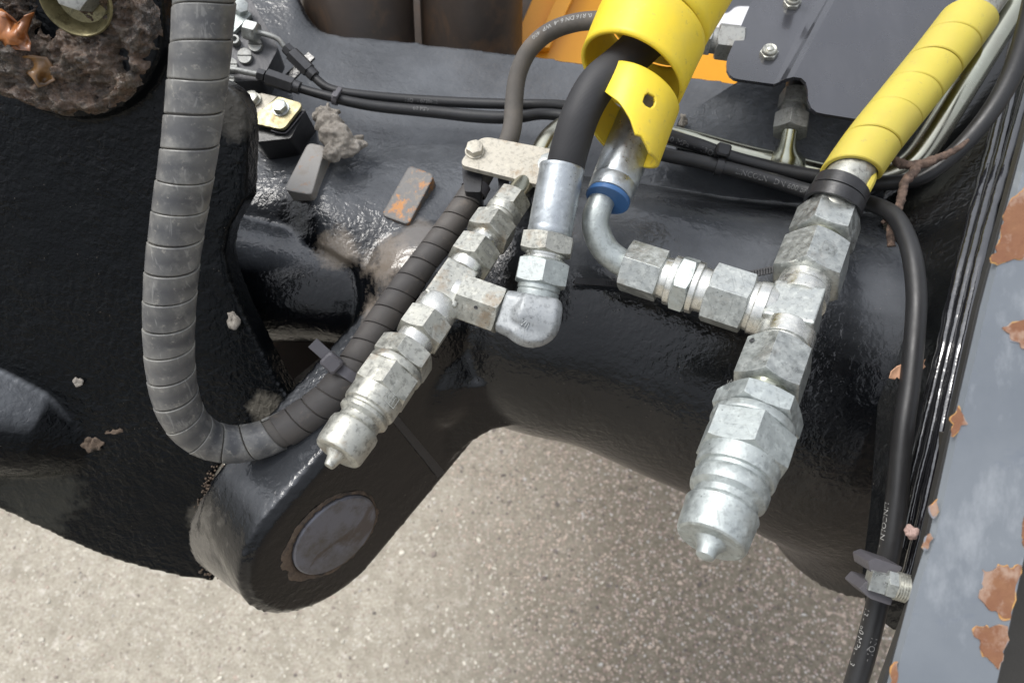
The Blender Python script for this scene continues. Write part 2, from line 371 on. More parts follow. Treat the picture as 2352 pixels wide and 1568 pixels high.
MT['orange'] = plain('orange_machine_paint', (.85, .36, .012), .35, 0, .15, 20, bevel=.001).m
MT['white'] = plain('white_decal_paint', (.80, .80, .82), .4, 0, .1, 40, bevel=0).m
MT['machinegrey'] = plain('dark_grey_machine_paint', (.085, .09, .10), .4, 0, .2, 30).m
m = M('brown_rusty_cylinder', (.060, .044, .034), .45, spec=.4); m.over(m.ramp(m.noise(8, 6, .7), (.4, 0), (.7, .9)), (.028, .024, .022)); m.over(m.ramp(m.noise(14, 6, .7, 1), (.5, 0), (.7, .7)), (.13, .075, .04)); m.bump(m.noise(60, 5), .001, .4); MT['brown'] = m.m
m = M('cover_sheet_paint', (.026, .027, .034), .16, spec=.9, coat=.5); m.rgh(m.ramp(m.noise(25, 5, .6), (.3, .18), (.7, .36))); m.over(m.math('MULTIPLY', m.ramp(m.vor(160), (.02, 1), (.05, 0)), .6), (.004, .004, .004)); m.over(m.ramp(m.noise(40, 5, .7, 0, m.vec((1, .15, 1))), (.5, 0), (.8, .3)), (.08, .08, .09)); MT['cover'] = m.m
# rusted, chipped grey-blue beam paint
m = M('chipped_blue_grey_paint', (.15, .168, .19), .34, spec=.5)
m.over(m.ramp(m.noise(9, 6, .65), (.4, 0), (.7, .8)), (.215, .235, .255)); m.over(m.ramp(m.noise(30, 6, .7, 0, m.vec((1, .2, 1))), (.52, 0), (.68, .6)), (.38, .40, .42)); m.over(m.ramp(m.noise(50, 5, .7, 0, m.vec((.3, 1, 1))), (.58, 0), (.66, .3)), (.11, .13, .18))
MT['beampaint'] = m.m; m.bump(m.noise(120, 4), .0004, .3)
m = M('rust_patch', (.25, .12, .06), .8); m.over(m.ramp(m.noise(90, 5, .7), (.35, 0), (.65, 1)), (.20, .085, .045)); m.over(m.ramp(m.noise(60, 5, .7), (.48, 0), (.60, 1)), (.36, .24, .175)); m.bump(m.noise(300, 5), .0006, .6); MT['rust'] = m.m
m = M('orange_primer_edge', (.50, .29, .10), .7); m.over(m.ramp(m.noise(120, 4), (.4, 0), (.7, .8)), (.45, .20, .07)); m.over(m.ramp(m.noise(55, 4), (.48, 0), (.56, 1)), (.24, .25, .28)); MT['primer'] = m.m
m = M('pin_end_steel', (.155, .158, .182), .36, .35); m.over(m.ramp(m.noise(60, 5, .7), (.45, 0), (.65, .8)), (.085, .075, .06)); m.over(m.ramp(m.noise(25, 5, .7, 1), (.56, 0), (.64, .7)), (.07, .05, .035)); m.bump(m.noise(140, 4), .0004, .4); MT['pin'] = m.m
m = M('brown_crust', (.085, .058, .040), .8); m.over(m.ramp(m.noise(300, 5, .7), (.4, 0), (.65, .9)), (.13, .095, .065)); m.over(m.ramp(m.noise(90, 5, .7), (.5, 0), (.65, .9)), (.035, .028, .022)); m.bump(m.noise(400, 5, .7), .0012, .7); MT['crust'] = m.m
m = M('dried_mud', (.30, .275, .24), .9); m.over(m.ramp(m.noise(300, 6, .7), (.4, 0), (.65, .8)), (.13, .11, .09)); m.over(m.ramp(m.noise(70, 5, .7), (.5, 0), (.65, .8)), (.40, .37, .33)); m.bump(m.noise(500, 6, .75), .0016, .8); MT['mud'] = m.m
m = M('greasy_dirt', (.085, .062, .040), .16, spec=.9); m.over(m.ramp(m.noise(45, 6, .7), (.42, 0), (.62, 1)), (.022, .017, .014)); m.over(m.ramp(m.noise(90, 5, .7, 1), (.45, 0), (.62, .9)), (.16, .10, .065)); m.over(m.ramp(m.noise(200, 5, .7), (.55, 0), (.65, .6)), (.24, .18, .15))
m.rgh(m.ramp(m.noise(150, 4), (.3, .08), (.7, .36))); m.bump(m.noise(160, 6, .75, .5), .004, .8); m.bump(m.noise(500, 5, .7), .0012, .6); MT['grease'] = m.m
m = M('wet_dead_leaf', (.36, .13, .035), .32, spec=.6); m.over(m.ramp(m.noise(70, 5, .7), (.4, 0), (.62, .9)), (.20, .065, .02)); m.over(m.ramp(m.noise(60, 5, .7), (.55, 0), (.68, .6)), (.42, .32, .28)); m.bump(m.noise(120, 5), .0012, .5); MT['leaf'] = m.m
m = M('brown_wet_leaf', (.20, .10, .030), .3, spec=.6); m.over(m.ramp(m.noise(60, 5, .7), (.42, 0), (.62, .9)), (.075, .04, .015)); m.bump(m.noise(90, 5), .0012, .5); MT['leaf2'] = m.m
m = M('dry_leaf', (.52, .30, .19), .7); m.over(m.ramp(m.noise(150, 4), (.4, 0), (.7, .7)), (.38, .20, .12)); MT['dryleaf'] = m.m
m = M('twig_bark', (.15, .10, .075), .85); m.over(m.ramp(m.noise(220, 5, .7), (.42, 0), (.62, .9)), (.045, .030, .024)); m.over(m.ramp(m.noise(160, 5, .7, 1), (.55, 0), (.65, .8)), (.20, .13, .095)); m.bump(m.noise(330, 5, .7, 1), .0012, .8); MT['bark'] = m.m
m = M('rusty_lug_paint', (.125, .12, .115), .5); r_ = m.ramp(m.noise(65, 6, .75, .4), (.50, 0), (.57, 1)); m.over(r_, (.42, .17, .03)); m.over(m.ramp(m.noise(300, 5), (.55, 0), (.62, .6)), (.22, .17, .12)); m.bev(.0015); m.bump(m.noise(200, 5), .0008, .4); MT['lugrust'] = m.m
m = M('dusty_lug_paint', (.25, .24, .225), .5); m.over(m.ramp(m.noise(60, 6, .75, .4), (.5, 0), (.62, .7)), (.21, .18, .15)); m.over(m.ramp(m.noise(220, 5), (.62, 0), (.68, .5)), (.33, .18, .10)); m.bev(.0015); m.bump(m.noise(200, 5), .0008, .4); MT['lug'] = m.m
# ground: bound sand and crushed stone; the sandy crust lies to the left, wet bare aggregate to the right, its colour also darkened for machine shade
m = M('gravel_ground', (.3, .27, .24), .85, spec=.35)
cell = m.vor(210, 'Color'); sep = m.n.new('ShaderNodeSeparateColor'); m.l.new(cell, sep.inputs[0])
stone = m.ramp(sep.outputs[0], (0, (.11, .085, .07)), (.3, (.24, .18, .15)), (.55, (.32, .24, .21)), (.75, (.42, .33, .29)), (1, (.50, .46, .43)))
dirt = m.mixc(m.ramp(m.noise(120, 5, .7), (.35, 0), (.7, 1)), (.125, .108, .080), (.24, .21, .162))
damp_shade = m.mixc(m.ramp(m.vor(210), (.25, 1), (.45, 0)), dirt, stone)
sand = m.mixc(m.ramp(m.noise(260, 5, .75), (.35, 0), (.7, 1)), (.285, .256, .203), (.53, .49, .41))
sand = m.mixc(m.math('MULTIPLY', m.ramp(m.vor(170), (.2, 1), (.4, 0)), m.ramp(sep.outputs[1], (.55, 0), (.7, .8))), sand, stone)
sand = m.mixc(m.ramp(m.noise(28, 6, .75), (.42, 0), (.66, .8)), sand, (.26, .235, .185)); sand = m.mixc(m.ramp(m.noise(110, 5, .8), (.52, 0), (.64, .7)), sand, (.20, .17, .14)); sand = m.mixc(m.ramp(m.noise(60, 5, .75), (.55, 0), (.68, .6)), sand, (.62, .58, .52))
sx = m.n.new('ShaderNodeSeparateXYZ'); m.l.new(m.tc.outputs['Object'], sx.inputs[0])
mixf = m.math('ADD', m.math('MULTIPLY', sx.outputs['X'], 2.6), m.math('MULTIPLY', m.math('SUBTRACT', m.noise(5, 4), .5), 1.0))
GMIX = m.ramp(m.math('ADD', mixf, .62), (.05, 0), (1, 1))
m.setcol(m.mixc(GMIX, sand, damp_shade)); m.bump(m.noise(300, 5, .7), .003, .6); m.bump(m.vor(210), .002, -.5); MT['ground'] = m.m
def stone_mat(name, c, rough=.7):
    m = M(name, c, rough); m.over(m.ramp(m.noise(500, 4, .7), (.4, 0), (.65, .7)), tuple(x*.6 for x in c)); m.over(m.ramp(m.noise(40, 2), (.45, 0), (.6, .6)), tuple(min(1, x*1.4) for x in c)); return m.m

# ------------------------------------------------------------------ fitting chains
class Chain:
    def __init__(s, a, b, by='v'):
        s.A = P(*a); s.D = (P(*b)-s.A).normalized(); s.by = by; s.len = (P(*b)-s.A).length
    def t(s, q):
        A, D = s.A, s.D
        if s.by == 'v': k = q-784; return (k*A.z-F*A.y)/(F*D.y-k*D.z)
        k = q-1176; return (-k*A.z-F*A.x)/(F*D.x+k*D.z)
    def pt(s, q): return s.A+s.D*s.t(q)
    def r(s, w, q): return w/2*(-s.pt(q).z)/F
    def hex(s, g, q0, q1, w, ph=0, ch=(1, 1), n=6, k0=.97, seg=12, sl=.5):
        ngon(g, s.A, s.D, s.t(q0), s.t(q1), s.r(w, (q0+q1)/2), n, ph, ch, k0, seg, sl)
    def cyl(s, g, prof, seg=56, cap=(True, True)):
        lathe(g, s.A, s.D, [(s.t(q), s.r(w, q)) for q, w in prof], seg, cap)
def face_phase(c1, ang, c2, q2):
    D, e1, e2 = frame(c1.D, c1.A); n = e1*math.cos(R(ang))+e2*math.sin(R(ang)); D2, f1, f2 = frame(c2.D, c2.A)
    return math.degrees(math.atan2(n.dot(f2), n.dot(f1)))
def part(name, parent, mat, fn, sharp=30, label=None):
    g = G(); fn(g); return obj(name, g, mat, parent, sharp, label=label)

# ------------------------------------------------------------------ text bent round a hose
def text_on(path, x0, s, size, ang, mat, parent, flip=False, name='printed_text', k=1.0, lift=.6, gaps=0):
    cu = bpy.data.curves.new('t', 'FONT'); cu.body = s; cu.size = size; cu.resolution_u = 2
    to = bpy.data.objects.new('t', cu); COL.objects.link(to); dg = bpy.context.evaluated_depsgraph_get(); dg.update()
    me = to.evaluated_get(dg).to_mesh(); vs = [v.co.copy() for v in me.vertices]; fs = [tuple(p.vertices) for p in me.polygons]
    to.evaluated_get(dg).to_mesh_clear(); COL.objects.unlink(to); bpy.data.objects.remove(to)
    g = G(); out = []
    for v in vs:
        x, y = (v.x, v.y) if not flip else (-v.x, -v.y)
        p, T, N, B, r = path.at(x0+x)
        # measure the angle from the direction that faces the viewer
        D, e1, e2 = frame(T, p); a = R(ang)+y/(r*k)
        out.append(p+(e1*math.cos(a)+e2*math.sin(a))*(r*k+lift))
    if gaps:
        rr = random.Random(3); fs = [f for f in fs if noise.noise(out[f[0]]*.09) < gaps]
    g.add(out, fs); return obj(name, g, mat, parent, sharp=0)

# ------------------------------------------------------------------ the ground
g = G(); g.add([(-60, -60, 0), (60, -60, 0), (60, 60, 0), (-60, 60, 0)], [(0, 1, 2, 3)])
gnd = obj('ground', g, MT['ground'], world=True, kind='structure', label='gravelly ground of bound sand and crushed stone')
def stones(name, n, mat, seed, lo, hi, side, label):
    rr = random.Random(seed); vs = []; fs = []
    i = 0
    while i < n:
        x = rr.uniform(-.95, .95); y = rr.uniform(.04, .95)
        q = x*2.6 + noise.noise(Vector((x*3, y*3, 0)))*.8 + .42
        pr = min(1, max(.06, (q-.1)/.7)) if side > 0 else min(1, max(.05, 1-(q-.2)/.7))
        if rr.random() > pr: continue
        i += 1
        s_ = rr.uniform(lo, hi)*(1 if rr.random() < .93 else 1.8); b = len(vs); rot = rr.uniform(0, 6.28)
        a, c, h = s_*rr.uniform(.7, 1.2), s_*rr.uniform(.5, .9), s_*rr.uniform(.4, .8)
        k = 5
        for lev, rad in ((0, 1), (.55, .8)):
            for j in range(k):
                t = 2*math.pi*j/k+rr.uniform(-.35, .35); px = math.cos(t)*a*rad*rr.uniform(.8, 1.15); py = math.sin(t)*c*rad*rr.uniform(.8, 1.15)
                vs.append(Vector((x+px*math.cos(rot)-py*math.sin(rot), y+px*math.sin(rot)+py*math.cos(rot), lev*h+rr.uniform(-.1, .1)*h)))
        for j in range(k): j2 = (j+1) % k; fs.append((b+j, b+j2, b+k+j2, b+k+j))
        fs.append(tuple(b+k+j for j in range(k)))
    g = G(); g.v = vs; g.f = fs
    me = bpy.data.meshes.new(name); me.from_pydata(vs, [], fs); me.materials.append(mat); o = bpy.data.objects.new(name, me); COL.objects.link(o)
    return finish(o, 'stuff', label)
stones('gravel', 14000, stone_mat('pinkish_granite_chips', (.37, .30, .245)), 1, .0010, .0027, 1, 'pinkish brown granite chips bedded in the ground')
stones('gravel', 2000, stone_mat('pale_grey_chips', (.40, .38, .35)), 2, .0010, .0025, 1, 'pale grey stone chips scattered over the ground')
stones('gravel', 4500, stone_mat('dark_chips', (.12, .10, .09)), 3, .0010, .0026, 1, 'dark stone chips scattered over the ground')
stones('gravel', 6500, stone_mat('sand_coloured_grit', (.50, .465, .395)), 4, .0010, .0026, -1, 'sandy pale grit on the dry part of the ground')
stones('gravel', 1500, stone_mat('grey_brown_chips', (.24, .20, .17)), 5, .0010, .0030, -1, 'grey brown chips on the dry part of the ground')

# ------------------------------------------------------------------ the cast cross beam with its fork arm
beam = thing('cast_cross_beam', 'large glossy black cast beam that the fittings lie over, with a fork arm and round pin', 'casting', P(1300, 900, -330))
g = G()
capsule(g, Path([(1010, 640, -330, 380), (1190, 690, -330, 570), (1400, 728, -325, 610), (1590, 782, -325, 660), (1750, 826, -325, 715), (1860, 862, -335, 770), (1930, 880, -350, 830), (1975, 890, -365, 930)], 6), 64, (1, .12))
cols = [(430, [(-120, -540), (80, -430), (230, -330), (360, -260), (500, -180), (640, -170)]),
        (600, [(-110, -540), (80, -430), (240, -330), (360, -250), (460, -190), (585, -170)]),
        (660, [(-60, -500), (90, -430), (240, -330), (360, -240), (450, -180), (545, -160)]),
        (730, [(62, -470), (140, -410), (245, -330), (350, -220), (460, -130), (560, -100)]),
        (850, [(84, -465), (165, -400), (255, -325), (370, -210), (480, -120), (620, -80)]),
        (960, [(97, -460), (175, -400), (265, -320), (380, -210), (480, -125), (620, -70)]),
        (1180, [(122, -450), (205, -390), (285, -315), (370, -240), (450, -170), (600, -120)]),
        (1450, [(158, -430), (230, -370), (305, -320), (380, -260), (460, -210), (620, -200)]),
        (1700, [(190, -410), (260, -360), (330, -300), (400, -260), (480, -220), (650, -200)]),
        (1950, [(220, -400), (300, -350), (370, -300), (450, -260), (530, -220), (700, -200)]),
        (2150, [(240, -400), (320, -350), (390, -300), (470, -260), (550, -220), (700, -200)])]
rows = []
for u, r_ in cols: rows.append([c for c in catmull([(u, v, z) for v, z in r_], 6)])
nR = len(rows[0]); fine = [[None]*nR for _ in range((len(cols)-1)*8+1)]
for j in range(nR):
    for i, c in enumerate(catmull([rows[i][j] for i in range(len(cols))], 8)): fine[i][j] = c
nC = len(fine); top = [P(*fine[i][j]) for i in range(nC) for j in range(nR)]
bot = [p + Vector((0, -60, -190)) for p in top]; fs = grid_faces(nC, nR, False); N_ = nC*nR
fs += [tuple(N_+i for i in reversed(f)) for f in grid_faces(nC, nR, False)]
edge = [i*nR for i in range(nC)] + [(nC-1)*nR+j for j in range(1, nR)] + [i*nR+nR-1 for i in range(nC-2, -1, -1)] + [j for j in range(nR-2, 0, -1)]
fs += [(edge[k-1], edge[k], N_+edge[k], N_+edge[k-1]) for k in range(len(edge))]
g.add(top+bot, fs)
# barrel behind the wrapped hose (dark, under the shelf)
capsule(g, Path([(400, 590, -270, 300), (580, 640, -255, 285), (710, 655, -240, 265), (800, 672, -240, 240), (880, 690, -250, 220)], 5), 36)
capsule(g, Path([(905, 600, -300, 190), (885, 720, -260, 190), (890, 860, -220, 220)], 6), 36)
capsule(g, Path([(1000, 690, -260, 420), (980, 830, -220, 330)], 6), 36)
# fork arm: hull of two rounds in one tilted plane
NB = Vector((.68, -.46, .57)).normalized()
P0 = P(752, 1236, -60); ea = Vector((.56, .83, 0)); ea = (ea-NB*ea.dot(NB)).normalized(); eb = NB.cross(ea)
z1 = -120
for _ in range(30):
    q = P(1035, 905, z1); z1 -= (q-P0).dot(NB)/NB.z*.9
P1 = P(1035, 905, z1)
def hull2(c0, r0, c1, r1, n=64):
    pts = [((c-P0).dot(ea)+math.cos(2*math.pi*k/n)*r, (c-P0).dot(eb)+math.sin(2*math.pi*k/n)*r) for c, r in ((c0, r0), (c1, r1)) for k in range(n)]
    pts = sorted(set(pts)); 
    def half(ps):
        h = []
        for p in ps:
            while len(h) > 1 and (h[-1][0]-h[-2][0])*(p[1]-h[-2][1])-(h[-1][1]-h[-2][1])*(p[0]-h[-2][0]) <= 0: h.pop()
            h.append(p)
        return h
    return half(pts)[:-1]+half(pts[::-1])[:-1]
hp = hull2(P0, 220, P1, 215)
slab(g, [P0+ea*a+eb*b for a, b in hp], NB, 205)
bd = (NB*300+Vector((0, 104, 0))); bl = bd.length
rings(g, [[P0-bd*(1-k)+(ea*math.cos(2*math.pi*j/64)+eb*math.sin(2*math.pi*j/64))*(204+8*k) for j in range(64)] for k in (0, .33, .66, .98)])
nG = Vector((.12, -.62, .78)).normalized(); cG = P(1100, 960, -150)
slab(g, [P(u, v, 0).normalized()*(cG.dot(nG)/P(u, v, 0).normalized().dot(nG)) for u, v in ((1000, 1085), (1016, 1080), (1044, 1052), (1080, 1020), (1126, 993), (1180, 978), (1280, 992), (1240, 900), (1060, 880), (970, 980))], nG, 110)
hp2 = hull2(P0, 202, P1, 200); slab(g, [P0+ea*a+eb*b+NB*13 for a, b in hp2], NB, 215)
body = remeshed('body', g, MT['beam'], beam, .0021, 6)
def onFp(u, v): ray = P(u, v, 0).normalized(); return ray*(P0.dot(NB)/ray.dot(NB))
PC = onFp(762, 1218)
g = G(); lathe(g, PC+NB*4, NB, [(0, 112), (15, 111), (18, 107), (19, 80), (18, 40), (17, 5)], 64)
pin = obj('pin', g, MT['pin'], beam)
g = G(); rs = []
for k in range(96):
    a = 2*math.pi*k/96; row = []
    for f, h in ((0, 6), (.0, 14), (.25, 18), (.55, 16), (.85, 10), (1, 3)):
        w0 = 112; w1 = 125+14*noise.noise(Vector((math.cos(a)*2, math.sin(a)*2, 1)))+(20*max(0, math.cos(a-2.6)) if True else 0)
        r = w0+(w1-w0)*f+4*noise.noise(Vector((a*6, f*3, 2))); row.append(PC+NB*(h+5*noise.noise(Vector((a*9, f*4, 7))))+(ea*math.cos(a)+eb*math.sin(a))*r)
    rs.append(row)
g2 = G(); g2.add([p for r_ in rs for p in r_], [(i*6+j, ((i+1) % 96)*6+j, ((i+1) % 96)*6+j+1, i*6+j+1) for i in range(96) for j in range(5)])
obj('rusty_crust_ring', g2, MT['crust'], beam, sharp=0, label='brown crust of rust and dirt round the pin')
# flat lugs welded on the shelf
def surf_frame(u, v, z, slope=.55):
    n = Vector((0, slope, 1)).normalized(); return P(u, v, z), n
def lug(name, quad, z, rise, mat, lab):
    n = Vector((-.12, .42, 1)).normalized()
    c = P(sum(q[0] for q in quad)/4, sum(q[1] for q in quad)/4, z)
    pts = []
    for u, v in rounded(quad, 12, 5):
        d = P(u, v, z); ray = d.normalized(); t = (c.dot(n))/(ray.dot(n)); pts.append(ray*t)
    g = G(); slab(g, pts, n, rise); o = obj(name, g, mat, beam, label=lab)
    # weld bead round its foot
    return o
lug('welded_lug', [(708, 328), (748, 336), (716, 448), (652, 436)], -140, 50, MT['lug'], 'grey dusty welded lug')
lug('welded_lug', [(940, 380), (998, 402), (938, 516), (876, 494)], -124, 50, MT['lugrust'], 'welded lug with orange rust')

# ------------------------------------------------------------------ the left casting
kn = thing('cast_knuckle', 'rough matt black cast knuckle filling the left side, cracked seam at the fork arm', 'casting', P(250, 900, -200))
out = [(-160, -120), (330, -120), (362, 0), (396, 45), (408, 110), (430, 160), (515, 195), (543, 216), (566, 262), (568, 330), (564, 458), (548, 484), (524, 528), (514, 582), (530, 650), (560, 722), (602, 806), (640, 880), (672, 926), (640, 968), (560, 1000), (520, 1050), (492, 1092), (458, 1180), (452, 1230), (466, 1290), (492, 1336), (420, 1326), (350, 1310), (270, 1289), (200, 1262), (100, 1217), (0, 1170), (-160, 1090)]
nK = Vector((-.05, -.40, 1)).normalized(); cK = P(250, 700, 20)
def onK(u, v, off=0):
    ray = P(u, v, 0).normalized(); c = cK+nK*off; return ray*(c.dot(nK)/ray.dot(nK))
g = G()
slab(g, [onK(u, v) for u, v in out], nK, 75)
class KP: pass
kp = KP(); kp.p = []; kp.r = []
for u_, v_, o_, r_ in [(-330, 935, -28, 165), (-200, 938, -28, 165), (-80, 944, -32, 162), (20, 952, -44, 156), (110, 968, -64, 142), (190, 990, -88, 118), (250, 1015, -98, 88)]: kp.p.append(onK(u_, v_, o_)); kp.r.append(r_)
kp.T = [(kp.p[min(i+1, 6)]-kp.p[max(i-1, 0)]).normalized() for i in range(7)]; kp.N = [(nK-t_*nK.dot(t_)).normalized() for t_ in kp.T]
capsule(g, kp, 40)
slab(g, [onK(u, v, -70) for u, v in [(-160, 100), (400, 100), (500, 500), (480, 900), (420, 1290), (200, 1235), (0, 1140), (-160, 1080)]], nK, 110)
cH = onK(150, 10, 0)
lathe(g, cH-nK*60, nK, [(0, 215), (92, 212), (100, 205)], 64)
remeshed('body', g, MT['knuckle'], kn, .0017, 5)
# grease and dirt heaped on the hub
g = G(); D, e1, e2 = nK, Vector((1, 0, 0)), nK.cross(Vector((1, 0, 0))).normalized(); NR, NA = 70, 200; vs = []
for i in range(NR):
    for k in range(NA):
        a = 2*math.pi*k/NA; rmax = 206+9*noise.noise(Vector((math.cos(a)*3, math.sin(a)*3, 0)))+4*noise.noise(Vector((math.cos(a)*14, math.sin(a)*14, 0)))
        f = (i+.001)/(NR-1); r = rmax*f; x, y = math.cos(a)*r, math.sin(a)*r
        q = Vector((x*.016, y*.016, 3)); h = 124+26*noise.noise(q)+24*noise.noise(q*2.3)+14*noise.noise(q*6)+7*noise.noise(q*14)+3*noise.noise(q*30)
        h += 26*math.exp(-((r-120)/28)**2)*(.5+noise.noise(Vector((math.cos(a)*2, math.sin(a)*2, 5)))) - 30*math.exp(-(r/80)**2)
        if f > .93: h -= (f-.93)/.07*26
        vs.append(cH-nK*60+D*h+e1*x+e2*y)
g.add(vs, grid_faces(NR, NA)); obj('grease', g, MT['grease'], kn, sharp=0, kind='stuff', label='brown grease and dirt caked on the hub face')
g = G(); lathe(g, onK(190, -6, 58), (nK+Vector((.15, -.25, 0))).normalized(), [(0, 50), (34, 64), (37, 61), (34, 58), (5, 44), (2, 10)], 40, (False, False))
lock = obj('lock_washer', g, MT['dirtychromate'], kn, label='yellowish bent lock washer half buried in grease')
g = G(); ngon(g, onK(196, -22, 58), nK, 0, 48, 38, 6, 12); obj('hub_nut', g, MT['oldsteel'], kn)
# leaves stuck in the grease
def leaf(name, outline, z, curl, mat, label, group=None, seed=1, on=None):
    g = G(); n = len(outline); c = (sum(p[0] for p in outline)/n, sum(p[1] for p in outline)/n); rs = []
    for f in (1, .8, .6, .4, .2, .02):
        row = []
        for u, v in outline:
            uu, vv = c[0]+(u-c[0])*f, c[1]+(v-c[1])*f
            h = curl*noise.noise(Vector((uu*.03, vv*.03, seed)))+curl*.6*f*f*noise.noise(Vector((uu*.09, vv*.09, seed)))
            row.append((on(uu, vv, z+h) if on else P(uu, vv, z+h)))
        rs.append(row)
    vs = [p for r_ in rs for p in r_]; g.add(vs, grid_faces(6, n)+[tuple(5*n+i for i in range(n))])
    o = obj(name, g, mat, sharp=0, label=label, cat='leaf', group=group)
    s_ = o.modifiers.new('s', 'SOLIDIFY'); s_.thickness = .0004
    return o
leaf('dead_leaf', [(-20, 20), (5, 22), (30, 40), (42, 52), (55, 36), (78, 28), (70, 50), (62, 75), (72, 100), (70, 118), (45, 116), (15, 112), (5, 95), (-20, 90)], 96, 40, MT['leaf'], 'wet orange brown leaf curled on the grease at the left picture edge', seed=2, on=onK)
leaf('dead_leaf', [(40, 130), (75, 126), (108, 132), (122, 150), (120, 170), (128, 185), (105, 198), (88, 202), (75, 180), (50, 160)], 78, 26, MT['leaf2'], 'flat golden brown leaf pressed into the grease below the orange one', seed=5, on=onK)

# ------------------------------------------------------------------ big grey wrapped hose
hose = thing('spiral_wrapped_hose', 'thick grey spiral wrapped hose hanging in a loop in front of the knuckle', 'hose', P(390, 800, 300))
HP = Path([(474, -90, 500, 138), (470, 0, 480, 133), (461, 120, 460, 129), (452, 205, 440, 126), (442, 290, 420, 122), (431, 375, 400, 119), (417, 460, 375, 117), (405, 540, 350, 114), (396, 610, 325, 113), (390, 690, 295, 111), (388, 765, 262, 108), (392, 845, 225, 104), (404, 915, 185, 100), (428, 968, 145, 94), (468, 1004, 105, 89), (525, 1020, 75, 85), (590, 1012, 60, 83), (650, 988, 50, 83), (705, 953, 45, 81), (755, 912, 45, 76), (795, 862, 40, 72), (833, 805, 30, 70), (872, 745, 10, 68), (925, 668, -15, 66), (985, 588, -40, 63), (1040, 512, -60, 60), (1080, 452, -75, 57), (1112, 400, -85, 50), (1135, 360, -95, 48)], 10)
def arcl(path, u=None, v=None, lo=0, hi=1e9):
    best = None
    for p, x in zip(path.p, path.s):
        if not lo <= x <= hi: continue
        d = -p.z; pu = 1176+p.x/d*F; pv = 784-p.y/d*F
        e = abs(pu-u) if u is not None else abs(pv-v)
        if best is None or e < best[0]: best = (e, x)
    return best[1]
g = G(); tube(g, HP, 28, 0, HP.L, .90, cap=(True, True)); obj('inner_hose', g, MT['dustyrubber'], hose)
xb = arcl(HP, v=990, hi=HP.L*.75); xe = arcl(HP, v=442, lo=HP.L*.8)
g = G(); helix(g, HP, 58, 2.4, 5, 0, xb, 40, ph=2.2, k=.93, flare=-1.2); gd = obj('spiral_guard', g, MT['guard'], hose, sharp=35)
g = G(); helix(g, HP, 46, 2.4, 3.5, xb, xe, 36, ph=2.2, k=.94); gd = obj('spiral_guard', g, MT['guard_dusty'], hose, sharp=35, label='dusty brown lower length of spiral guard')

def strap(g, path, x, wd, th, k=1.0, seg=40):
    rs = []
    for j in range(seg):
        a = 2*math.pi*j/seg; row = []
        for ox, orr in ((-.5, 0), (-.5, th), (.5, th), (.5, 0)):
            p, T, N, B, r = path.at(x+ox*wd); d = N*math.cos(a)+B*math.sin(a); row.append(p+d*(r*k+orr))
        rs.append(row)
    g.add([p for r_ in rs for p in r_], [(i*4+j, ((i+1) % seg)*4+j, ((i+1) % seg)*4+(j+1) % 4, i*4+(j+1) % 4) for i in range(seg) for j in range(4)])
def box(g, c, ax, hx, hy, hz):
    X, Y, Z = ax; vs = [c+X*(hx*a)+Y*(hy*b)+Z*(hz*d) for a in (-1, 1) for b in (-1, 1) for d in (-1, 1)]
    g.add(vs, [(0, 1, 3, 2), (4, 6, 7, 5), (0, 4, 5, 1), (2, 3, 7, 6), (0, 2, 6, 4), (1, 5, 7, 3)])
def bevelbox(g, c, ax, hx, hy, hz, b=None):
    b = b or min(hx, hy, hz)*.3; X, Y, Z = ax; rs = []
    for z, k in ((-1, b), (-1, 0), (1, 0), (1, b)):
        zz = hz*z if k else (hz-b)*z; row = []
        for sx, sy in ((1, 1), (-1, 1), (-1, -1), (1, -1)):
            o = [(0, 1), (1, 0)] if sx*sy > 0 else [(1, 0), (0, 1)]
            for q in o: row.append(c+X*(sx*(hx-k-b*q[0]*1.0))+Y*(sy*(hy-k-b*q[1]))+Z*zz)
        rs.append(row)
    rings(g, rs)
def axes(p, q, up=(0, 0, 1)):
    X = (q-p).normalized(); Z = Vector(up); Z = (Z-X*Z.dot(X)).normalized(); return X, Z.cross(X), Z
tie = thing('cable_tie', 'grey cable tie with a cut tail round the dusty wrapped hose', 'cable tie', P(780, 850, 60))
xt = arcl(HP, u=800, lo=xb); g = G(); strap(g, HP, xt, 22, 4, 1.03); obj('strap', g, MT['nylon_grey'], tie)
ax = axes(P(790, 850, 95), P(735, 800, 110)); g = G(); bevelbox(g, P(762, 832, 88), ax, 20, 18, 14); obj('tie_head', g, MT['nylon_grey'], tie)
g = G(); box(g, P(737, 804, 96), ax, 24, 13, 2.5); obj('cut_tail', g, MT['nylon_grey'], tie)

# ------------------------------------------------------------------ left chain of fittings with its quick coupler
LA = (1180, 455, 20); LB = (790, 1020, 361)
Lc = Chain(LA, LB)
left = thing('fitting_chain', 'left chain of stained zinc nuts and tee ending in a ribbed quick coupler plug', 'hydraulic fitting', Lc.pt(733))
zs = MT['zinc_stained']
part('union_nut', left, zs, lambda g: Lc.hex(g, 454, 486, 89, 5, (1, .7), k0=.93))
part('crimp_collar', left, zs, lambda g: Lc.cyl(g, [(485, 84), (497, 83), (500, 78), (503, 83), (512, 80), (516, 62)], cap=(False, True)))
part('union_nut', left, zs, lambda g: Lc.hex(g, 512, 549, 112, -14))
part('neck', left, MT['shiny'], lambda g: Lc.cyl(g, [(540, 72), (573, 72)]))
part('union_nut', left, zs, lambda g: Lc.hex(g, 567, 610, 114, -4, (1, 1), k0=.92))
part('thread_collar', left, MT['shiny'], lambda g: Lc.cyl(g, [(604, 82), (621, 82), (623, 79), (628, 79)]))
def tee_left(g):
    Lc.hex(g, 628, 706, 112, 33, (0, 0), 4)
    B2.hex(g, 1034, 1062, 104, face_phase(Lc, -12, B2, 1050)+45, (0, 0), 4)
